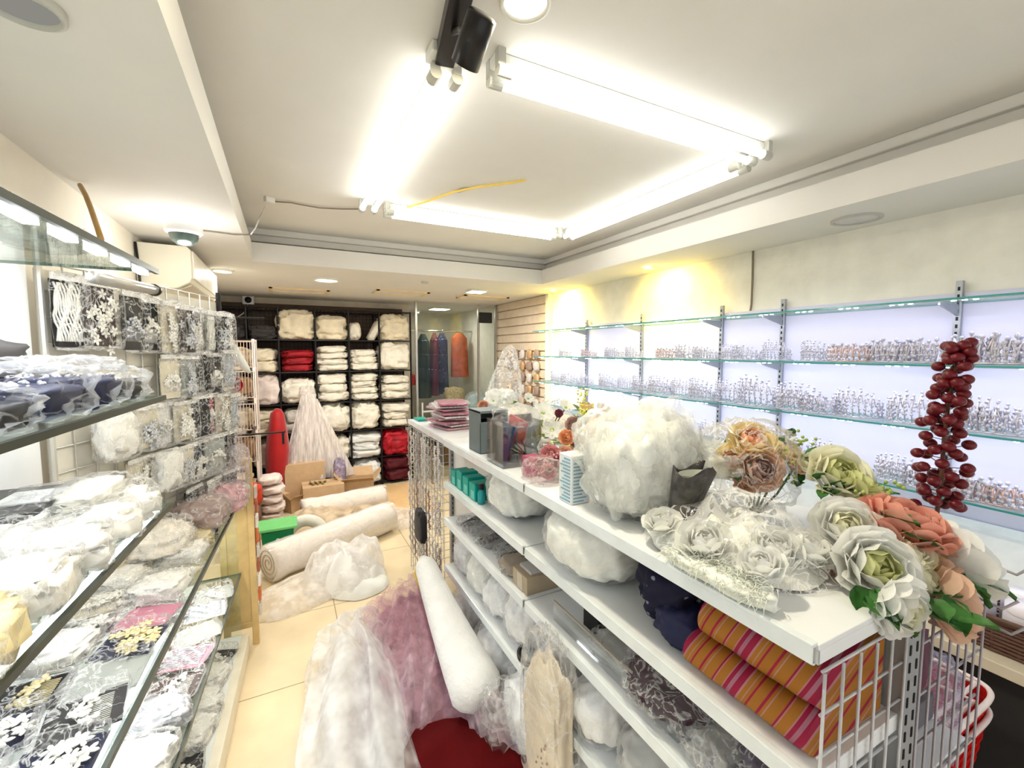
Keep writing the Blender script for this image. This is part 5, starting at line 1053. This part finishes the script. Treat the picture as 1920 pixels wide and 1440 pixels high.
for z_, p_ in ((1.50, 2.2), (1.18, 3.6), (.81, 4.5)):  # added lights and strips that brighten the lower shelves
    area_light('case_glow', (FX(.9)-.03+.5, .95-1.5, z_), (0, math.radians(14), .054), .03, 1.3, p_, (.93,.97,1.0), cs)
    MB().add([(FX(.3)-.03,.3,z_+.008),(FX(.3)-.015,.3,z_+.008),(FX(1.58)-.015,1.58,z_+.008),(FX(1.58)-.03,1.58,z_+.008),(FX(.3)-.03,.3,z_+.004),(FX(.3)-.015,.3,z_+.004),(FX(1.58)-.015,1.58,z_+.004),(FX(1.58)-.03,1.58,z_+.004)], [(0,1,2,3),(7,6,5,4),(0,4,5,1),(1,5,6,2),(2,6,7,3),(3,7,4,0)]).build('led_light', emis('added_case_led', (.90,.96,1.0), 6), cs)
area_light('case_glow', (FX(2.2)-.03+.5, 2.15-1.5, .81), (0, math.radians(14), .054), .03, 1.0, 5, (1,.98,.93), cs)  # added light without a strip, brightens the far lower shelf
# wall lining of the packs beyond
LA = Vector((-.625, 1.84)); LB = Vector((-.27, 2.74)); LD = (LB-LA); LN = Vector((LD.y, -LD.x)).normalized(); LAng = math.atan2(LD.y, LD.x)
gp = thing('wire_grid_stand', 'tall wire display grid carrying the hanging hair flower packs', 'stand', (-.47, 2.2, .83))
o0 = LA - LN*.03; o1 = LB - LN*.03
grid_panel((o0.x,o0.y,0), (o1.x,o1.y,0), .85, 1.92, gp, mat('pale_wire', (.6,.58,.52), .4, .3), step=.08, hstep=.08)
o = MB(); o.add([(o0.x-LN.x*.012,o0.y-LN.y*.012,.85),(o1.x-LN.x*.012,o1.y-LN.y*.012,.85),(o1.x-LN.x*.012,o1.y-LN.y*.012,1.90),(o0.x-LN.x*.012,o0.y-LN.y*.012,1.90)], [(0,1,2,3)]); o.build('backing_sheet', mat('cream_backing', (.70,.66,.56), .7, var=.15, nscale=6), gp, solid=.006)
MB().tube([(o1.x,o1.y,.84),(o1.x,o1.y,1.95)], .012, 8).build('post', m_rack, gp)
MB().tube([(o0.x,o0.y,.84),(o0.x,o0.y,1.95)], .010, 8).build('post', mat('pale_wire'), gp)
# card packs
cards = {'black': mat('card_black', (.005,.005,.007), .5), 'charcoal': mat('card_charcoal', (.03,.027,.028), .5), 'brown': mat('card_brown', (.07,.048,.042), .5), 'navy': mat('card_navy', (.008,.011,.045), .5), 'cream': mat('card_cream', (.72,.66,.52), .6), 'white': mat('card_white', (.84,.84,.82), .5), 'blue': mat('card_pale_blue', (.55,.68,.78), .5), 'pink': mat('card_pink', (.62,.25,.34), .5), 'red': mat('card_red', (.5,.02,.04), .5), 'grey': mat('card_grey', (.38,.40,.37), .5)}
m_wf = mat('ivory_blossom', (.86,.84,.78), .6, var=.08); m_yf = mat('golden_blossom', (.80,.68,.38), .6, var=.2); m_sf = mat('silver_blossom', (.6,.62,.66), .3, .5)
def flat_pack(w, h, card, style, seed, hung=False, fm=None):
    """pack in local x (width) and y (height) lying face up; hung packs get a paper header and are turned upright"""
    r = random.Random(seed); t = thing('pack', '', ''); R = Matrix.Rotation(math.pi/2, 3, 'X') if hung else Matrix.Identity(3)
    def tr(b): b.v = [R @ v for v in b.v]; return b
    if style != 'bag': tr(MB().box(-w/2*.92,-h/2*.92,.001,w/2*.92,h/2*.84,.004)).build('backing_card', cards[card], t)
    f = MB()
    if style == 'spray':
        for i in range(16):
            c = Vector((r.gauss(0,w*.17), r.gauss(-h*.12,h*.17), .010+r.random()*.012)); a0 = r.random()*6
            for k in range(5): a = a0+k*1.257; f.ball(c+Vector((math.cos(a)*.011, math.sin(a)*.011, .002)), .010,.0055,.003, n=6, m=4, M=Matrix.Rotation(a,3,'Z'))
            f.ball(c, .004, n=5, m=3)
        for i in range(9):
            a = r.uniform(.3,2.8); L = r.uniform(.3,.48)*h; f.tube([(0,-h*.2,.008),(math.cos(a)*L*.5,-h*.2+math.sin(a)*L*.6,.016),(math.cos(a)*L*.8,-h*.2+math.sin(a)*L,.012)], [.0016,.0012,.0008], 4)
    elif style == 'comb':
        for i in range(46):
            u = r.uniform(-1,1); c = Vector((u*w*.36, -h*.08+.10*h*math.cos(u*2)+r.gauss(0,h*.05), .010+r.random()*.008)); f.ball(c, r.uniform(.004,.009), None, .004, n=6, m=4)
        for i in range(14): f.tube([(-w*.3+i*w*.6/13,-h*.05,.006),(-w*.3+i*w*.6/13,-h*.32,.006)], .001, 4)
    elif style == 'strands':
        for i in range(14): x = -w*.38+i*w*.76/13; f.tube([(x+.004*math.sin(q+i), h*.38-q*h*.085, .008+.004*math.sin(q*2+i)) for q in range(10)], .003, 4)
    elif style == 'bag':
        f.lump((0,0,.0), w*.86, h*.86, .05, seed, .4, 3, ridge=True, n=26, m=16)
    if f.v: tr(f).build('hair_flower' if style != 'bag' else 'lace_trim', fm or m_wf, t, smooth=True)
    tr(MB().lump((0,0,.0), w, h, .040 if style != 'bag' else .065, seed+3, .10, 3.2, e=.35, ridge=True, n=30, m=14)).build('plastic_sleeve', film('pack_film', (1,1,1), .03, .60, 24), t, smooth=True)
    if hung:
        tr(MB().box(-w/2,h/2*.82,.012,w/2,h/2,.020)).build('paper_header', mat('header_white', (.86,.84,.80), .6), t)
        tr(MB().tube([(0,h/2*.93,-.03),(0,h/2*.93,.035),(0,h/2*1.0,.045)], .002, 5)).build('hook', mat('chrome'), t)
    return t
STY = {'spray': 'white sprays', 'comb': 'a beaded comb', 'strands': 'white strands', 'bag': 'ivory lace', 'plain': 'bare card'}
hang = [ # t along the grid, z centre, w, h, card, style
 (.04,1.77,.10,.235,'black','strands'),(.15,1.77,.15,.225,'brown','spray'),(.28,1.755,.11,.22,'charcoal','comb'),(.41,1.75,.10,.21,'black','comb'),(.51,1.745,.12,.22,'cream','spray'),(.61,1.74,.11,.21,'brown','spray'),(.71,1.74,.12,.21,'charcoal','spray'),(.81,1.735,.09,.21,'grey','strands'),(.90,1.735,.12,.21,'black','spray'),(.98,1.735,.09,.2,'navy','spray'),
 (.50,1.54,.11,.19,'cream','comb'),(.60,1.54,.11,.18,'grey','spray'),(.71,1.55,.16,.20,'black','plain'),(.83,1.54,.11,.2,'charcoal','comb'),(.93,1.55,.10,.21,'cream','strands'),(.99,1.53,.08,.19,'brown','spray'),
 (.16,1.36,.14,.17,'cream','bag'),(.33,1.36,.13,.17,'cream','spray'),(.46,1.35,.14,.18,'white','comb'),(.57,1.345,.12,.18,'cream','spray'),(.68,1.35,.13,.2,'black','plain'),(.79,1.35,.10,.19,'red','comb'),(.88,1.34,.12,.2,'cream','spray'),(.97,1.33,.09,.2,'cream','strands'),
 (.30,1.17,.14,.16,'cream','spray'),(.42,1.17,.13,.16,'white','bag'),(.54,1.16,.13,.17,'cream','spray'),(.66,1.15,.14,.18,'navy','spray'),(.80,1.15,.15,.19,'grey','comb'),(.93,1.15,.10,.19,'brown','spray'),
 (.62,.96,.13,.16,'black','comb'),(.76,.96,.13,.16,'brown','strands'),(.90,.96,.12,.17,'charcoal','spray')]
rowname = {}
for i, (t_, z, w_, h_, c_, s_) in enumerate(hang):
    row = 0 if z > 1.65 else 1 if z > 1.45 else 2 if z > 1.25 else 3 if z > 1.06 else 4; rowname[row] = rowname.get(row, -1) + 1
    p = flat_pack(w_, h_, c_, s_, 300+i, True, [m_wf, m_wf, m_sf][i%3]); q = LA + LD*t_
    q = q + LN*(.006 + .012*(i%3)); p.location = (q.x, q.y, z); p.rotation_euler = (0, 0, LAng + rnd.uniform(-.15,.15)); p.name = 'hair_flower_pack'
    tag(p, 'hanging %s card pack with %s, %s from near end of the %s row' % (c_, STY[s_], ORD[rowname[row]], ('top','second','third','fourth','lowest')[row]), 'hair flower pack', 'packs hanging on the wire grid')
# packs lying on the glass shelves
def lay(x, y, z, w_, h_, c_, s_, rz, lab, fm=None, sc=1, tilt=0, name='hair_flower_pack'):
    p = flat_pack(w_, h_, c_, s_, int(x*1000+y*777) % 9999, False, fm); p.location = (x, y, z); p.rotation_euler = (0, tilt, rz); p.scale = (1,1,sc); p.name = name; tag(p, lab, 'hair flower pack', 'packs lying in the display case')
lower = [('navy','spray','navy card pack with white flowers'),('grey','comb','grey card pack with beaded comb'),('navy','comb','navy card pack with beaded comb'),('navy','spray','navy card pack with white flower spray'),('charcoal','spray','charcoal card pack with white flowers'),('blue','plain','pale blue empty card pack'),('black','spray','black card pack with ivory flowers'),
         ('pink','plain','flat pink card pack'),('cream','bag','clear bag of ivory lace'),('cream','spray','cream card pack with blossoms'),('brown','comb','brown card pack with comb'),('brown','bag','crumpled bag of brownish lace'),('cream','bag','puffy clear lace bag'),('pink','strands','pink card pack with strands')]
k = 0
rws = [(-.36, 'front row'), (-.53, 'wall row')]
cyc = [('navy','spray'),('blue','plain'),('navy','spray'),('charcoal','comb'),('grey','plain'),('navy','spray'),('black','comb'),('blue','bag'),('pink','plain'),('cream','bag'),('cream','spray'),('cream','bag'),('white','bag'),('brown','bag'),('brown','comb'),('cream','strands')]
for ri, (xo, rn) in enumerate(rws):
    y = .85; i = 0
    while y < 2.62:
        c_, s_ = cyc[(i + ri*2) % len(cyc)] if y < 1.75 else [('cream','bag'),('white','bag'),('cream','spray'),('brown','bag'),('cream','bag'),('brown','strands')][(i+ri) % 6]
        if 1.60 < y < 1.72: c_, s_ = (('pink','plain'), ('black','spray'))[ri]
        xx = (FX(y)-.085) if ri == 0 else (FX(y)-.235)
        lay(xx, y, .834 + .006*(i%2), .145, .155, c_, s_, rnd.uniform(-.35,.35)+math.pi/2, '%s pack with %s, middle glass shelf, %s along its %s' % (c_, STY[s_], ORD[i], rn), [m_wf, m_yf][(i+ri)%5 == 0]); y += .135; i += 1
for ri, (xo, rn) in enumerate(rws):
    y = 1.2; i = 0
    while y < 2.62:
        c_, s_ = [('grey','comb'),('white','bag'),('grey','plain'),('cream','bag'),('brown','comb'),('white','strands'),('grey','bag'),('pink','strands')][(i*3+ri) % 8]
        lay((FX(y)-.085) if ri == 0 else (FX(y)-.235), y, .454+.006*(i%2), .15, .17, c_, s_, rnd.uniform(-.4,.4)+math.pi/2, '%s pack with %s, lower glass shelf, %s along its %s' % (c_, STY[s_], ORD[i], rn), m_sf if i%2 else None); y += .165; i += 1
for ri in range(2):
    for i in range(7):
        y = 1.55+i*.165; c_, s_ = [('grey','bag'),('brown','bag'),('charcoal','comb'),('cream','bag')][(i+ri) % 4]
        lay((FX(y)-.085) if ri == 0 else (FX(y)-.235), y, .108, .15, .17, c_, s_, rnd.uniform(-.4,.4), '%s pack with %s, case floor, %s along its %s' % (c_, STY[s_], ORD[i], rws[ri][1]))
# upper glass shelf of the case: heaped ivory lace packs
ys = [.72,.88,1.04,1.20,1.36,1.50]
for i, y in enumerate(ys):
    for ri in range(2):
        lay((FX(y)-.08) if ri == 0 else (FX(y)-.20), y, 1.203+.012*ri, .16, .19, 'white', 'bag', rnd.uniform(-.5,.5), 'puffy bag of %s lace, waist high glass shelf, %s along its %s' % (('golden','white')[ri if i > 1 else 1-ri] , ORD[i], rws[ri][1]), (m_yf if (i < 2 and ri == 0) else m_wf), 1.4)
t = thing('black_gift_box', 'flat black box with a white card standing at the back of the waist high shelf', 'box', (-.60,1.42,1.26)); MB().box(-.655,1.30,1.262,-.50,1.56,1.30).build('box_body', m_blk, t, bevel=.003); MB().box(-.60,1.38,1.301,-.50,1.50,1.304).build('card', mat('card_white'), t)
t = thing('hair_bow_pack', 'long grey ribbon pack leaning beside the black box', 'ribbon pack', (-.45,1.5,1.26)); MB().lump((-.45,1.46,1.262), .10,.22,.05, 401,.25,3,ridge=True).build('ribbon', mat('grey_white_cloth'), t, smooth=True); MB().lump((-.45,1.46,1.262), .12,.24,.06, 402,.25,3,ridge=True).build('plastic_sleeve', m_film, t, smooth=True)
# shelf at 1.52: dark velvet trays in plastic
for i, (y, w_, h_, c_, lab) in enumerate(((.95,.16,.09,'black','near black velvet tray pack beside the doorway end of the upper shelf'),(1.13,.20,.12,'navy','navy velvet tray pack second from the doorway end of the upper shelf'),(1.33,.22,.13,'navy','large navy tray pack in shiny plastic at the middle of the upper shelf'),(1.50,.16,.10,'charcoal','charcoal tray pack at the far end of the upper shelf'))):
    x = FX(y)-.115; t = thing('velvet_tray_pack', lab, 'tray pack', (x,y,1.521)); M = Matrix.Rotation(.1*i-.1, 3, 'Z')
    MB().lump((x,y,1.521), .19, w_, h_*.55, 410+i,.15,2.5,e=.4,M=M).build('tray', cards[c_], t, smooth=True)
    f = MB(); r = random.Random(i)
    for q in range(26): f.ball((x+r.uniform(-.08,.08), y+r.uniform(-.07,.07), 1.521+h_*.56), r.uniform(.003,.007), n=5, m=4)
    f.build('jewels', m_sf, t, smooth=True)
    MB().lump((x,y,1.521), .215, w_*1.12, h_*.85, 420+i,.28,2.6,ridge=True,n=40,m=24,M=M).build('plastic_sleeve', film('tray_film', (1,1,1), .01, .28, 12, width=.035), t, smooth=True)
MB().lump((-.60,1.28,1.58), .10,.5,.10, 430,.2,2.6,flatbase=False).build('cloth_roll', cards['charcoal'], smooth=True, label='dark rolled cloth in plastic lying along the wall on the upper shelf', cat='cloth')
# things on the lit top shelf of the case
t = thing('foil_roll', 'long grey foil roll lying on the top glass shelf end towards the air conditioner', 'roll', (-.5,1.6,1.885))
a = at(175, 520, y=1.30); b_ = at(290, 544, y=1.62); MB().tube([a, b_], .014, 18).build('roll', mat('grey_foil2', (.48,.46,.42), .3, .4), t, smooth=True); MB().tube([b_-(b_-a)*.03, b_+(b_-a)*.01], .017, 18).build('end_cap', m_blk, t, smooth=True)
for i, y in enumerate((.75,.92,1.10,1.27,1.42)):
    wrapped('lace_bag', 'small clear bag of pale trims on the lit top shelf, %s from the doorway' % ORD[i], 'bag', (FX(y)-.15,y,1.881), (.14,.14,.06), 440+i, [mat('grey_white_cloth'), m_wf][i%2], film('pack_film'), amp=.25)
# goods on the case behind the packs: pale bags near the gold end
for i, (x, y, m, lab) in enumerate(((-.36,2.35,mat('brown_lace', (.40,.30,.27), .7), 'brownish lace bag on the case top below the hanging packs'), (-.30,2.55,mat('rosy_lace', (.62,.36,.38), .6), 'pinkish bag bulging at the gold wooden end of the case'), (-.46,2.10,mat('ivory_lace'), 'ivory lace bag on the case top near the black and white pack'))):
    wrapped('lace_bag', lab, 'bag', (x,y,.86), (.20,.22,.13), 450+i, m, film('pack_film', (1,1,1), .03, .60, 24), amp=.25)
MB().lump((-.245,2.66,.93), .11,.14,.22, 460,.3,2.6,ridge=True,flatbase=False).build('plastic_bag', film('rosy_film'), smooth=True, label='pink tinted plastic bag hanging off the gold wooden end', cat='bag')
# gold wooden end frame
gf = thing('display_stand', 'golden wood end frame at the aisle end of the display case', 'stand', (-.25, 2.78, 0))
for x in (-.335, -.20): MB().box(x-.016,2.765,0,x+.016,2.80,1.06).build('stile', m_gold, gf, bevel=.003)
for z in (1.04, .90, .12): MB().box(-.335,2.767,z-.016,-.20,2.798,z+.016).build('rail', m_gold, gf, bevel=.003)
MB().box(-.335,2.775,.13,-.20,2.79,.89).build('panel', m_gold, gf)
MB().box(-.60,2.80,1.03,-.19,2.83,1.06).build('long_rail', m_gold, gf, bevel=.003)
r = random.Random(14)
for i in range(9):
    z = .86 - i*.085; o = MB(); o.box(-.182,2.79,z-.03,-.168,2.86,z+.035)
    o.build('small_packet', [mat('pk_silver', (.6,.58,.55), .3, .3), mat('pk_brown', (.36,.12,.06), .5), mat('pk_white', (.8,.78,.74), .5), mat('pk_orange', (.62,.16,.05), .5)][i%4], bevel=.003, label='small hanging packet on the aisle side of the gold frame, %s from the top' % ORD[i], cat='packet', group='small packets on the gold frame')
t = thing('red_rosette', 'red fabric rosette hanging at the far end of the pack grid', 'rosette', (-.24, 2.74, 1.45)); mb = MB(); rose(mb, (-.235,2.72,1.475), (.6,-.8,.2), .035, 77, .9, 5); mb.build('petals', mat('rosette_red', (.55,.01,.02), .6), t, smooth=True)
MB().tube([(-.27,2.78,1.70),(-.25,2.80,1.66),(-.20,2.84,1.56),(-.18,2.86,1.53)], [.02,.028,.022,.008], 10).build('cloth_tube', mat('white_cloth'), smooth=True, label='white rolled cloth sleeve slanting off the end of the pack grid', cat='cloth')
MB().tube([(-.698,2.95,1.83),(-.10,2.95,1.84)], .006, 6).build('rod', m_blk, smooth=True, label='thin black rod sticking out under the air conditioner', cat='rod')

# ---------------------------------------------------------------- air conditioner
ac = thing('air_conditioner', 'cream split air conditioner high on the wall above the hanging packs', 'air conditioner', (-.58, 3.6, 1.98)); m_ac = mat('aged_cream_plastic', (.82,.77,.62), .45, var=.05, nscale=3)
ay0, ay1 = 3.06, 4.10
prof = [(XL+.004,1.99),(XL+.06,1.985),(-.52,2.0),(-.462,2.035),(-.452,2.06),(-.452,2.215),(-.470,2.232),(XL+.004,2.235)]
b = MB(); n = len(prof); b.add([(x,ay0,z) for x, z in prof] + [(x,ay1,z) for x, z in prof], [tuple(range(n)), tuple(range(n,2*n))[::-1]] + [(i,n+i,n+(i+1)%n,(i+1)%n) for i in range(n)]); b.build('casing', m_ac, ac, bevel=.004)
MB().box(-.453,ay0+.04,2.06,-.444,ay1-.04,2.215).build('front_panel', mat('ac_front', (.84,.80,.68), .35), ac, bevel=.003)
MB().add([(-.53,ay0+.05,1.994),(-.465,ay0+.05,2.028),(-.465,ay1-.05,2.028),(-.53,ay1-.05,1.994),(-.528,ay0+.05,1.988),(-.46,ay0+.05,2.022),(-.46,ay1-.05,2.022),(-.528,ay1-.05,1.988)], [(0,1,2,3),(7,6,5,4),(0,4,5,1),(1,5,6,2),(2,6,7,3),(3,7,4,0)]).build('air_flap', mat('ac_flap', (.6,.54,.42), .4), ac)
MB().box(-.443,3.95,2.07,-.4425,4.02,2.085).build('badge', mat('ac_flap'), ac)
MB().tube([(XL+.01,3.05,2.23),(XL+.02,3.045,2.1),(XL+.02,3.05,1.9),(XL+.03,3.0,1.75)], .006, 6).build('drain_cable', m_blk, smooth=True, label='thin dark cable along the near side of the air conditioner', cat='cable')
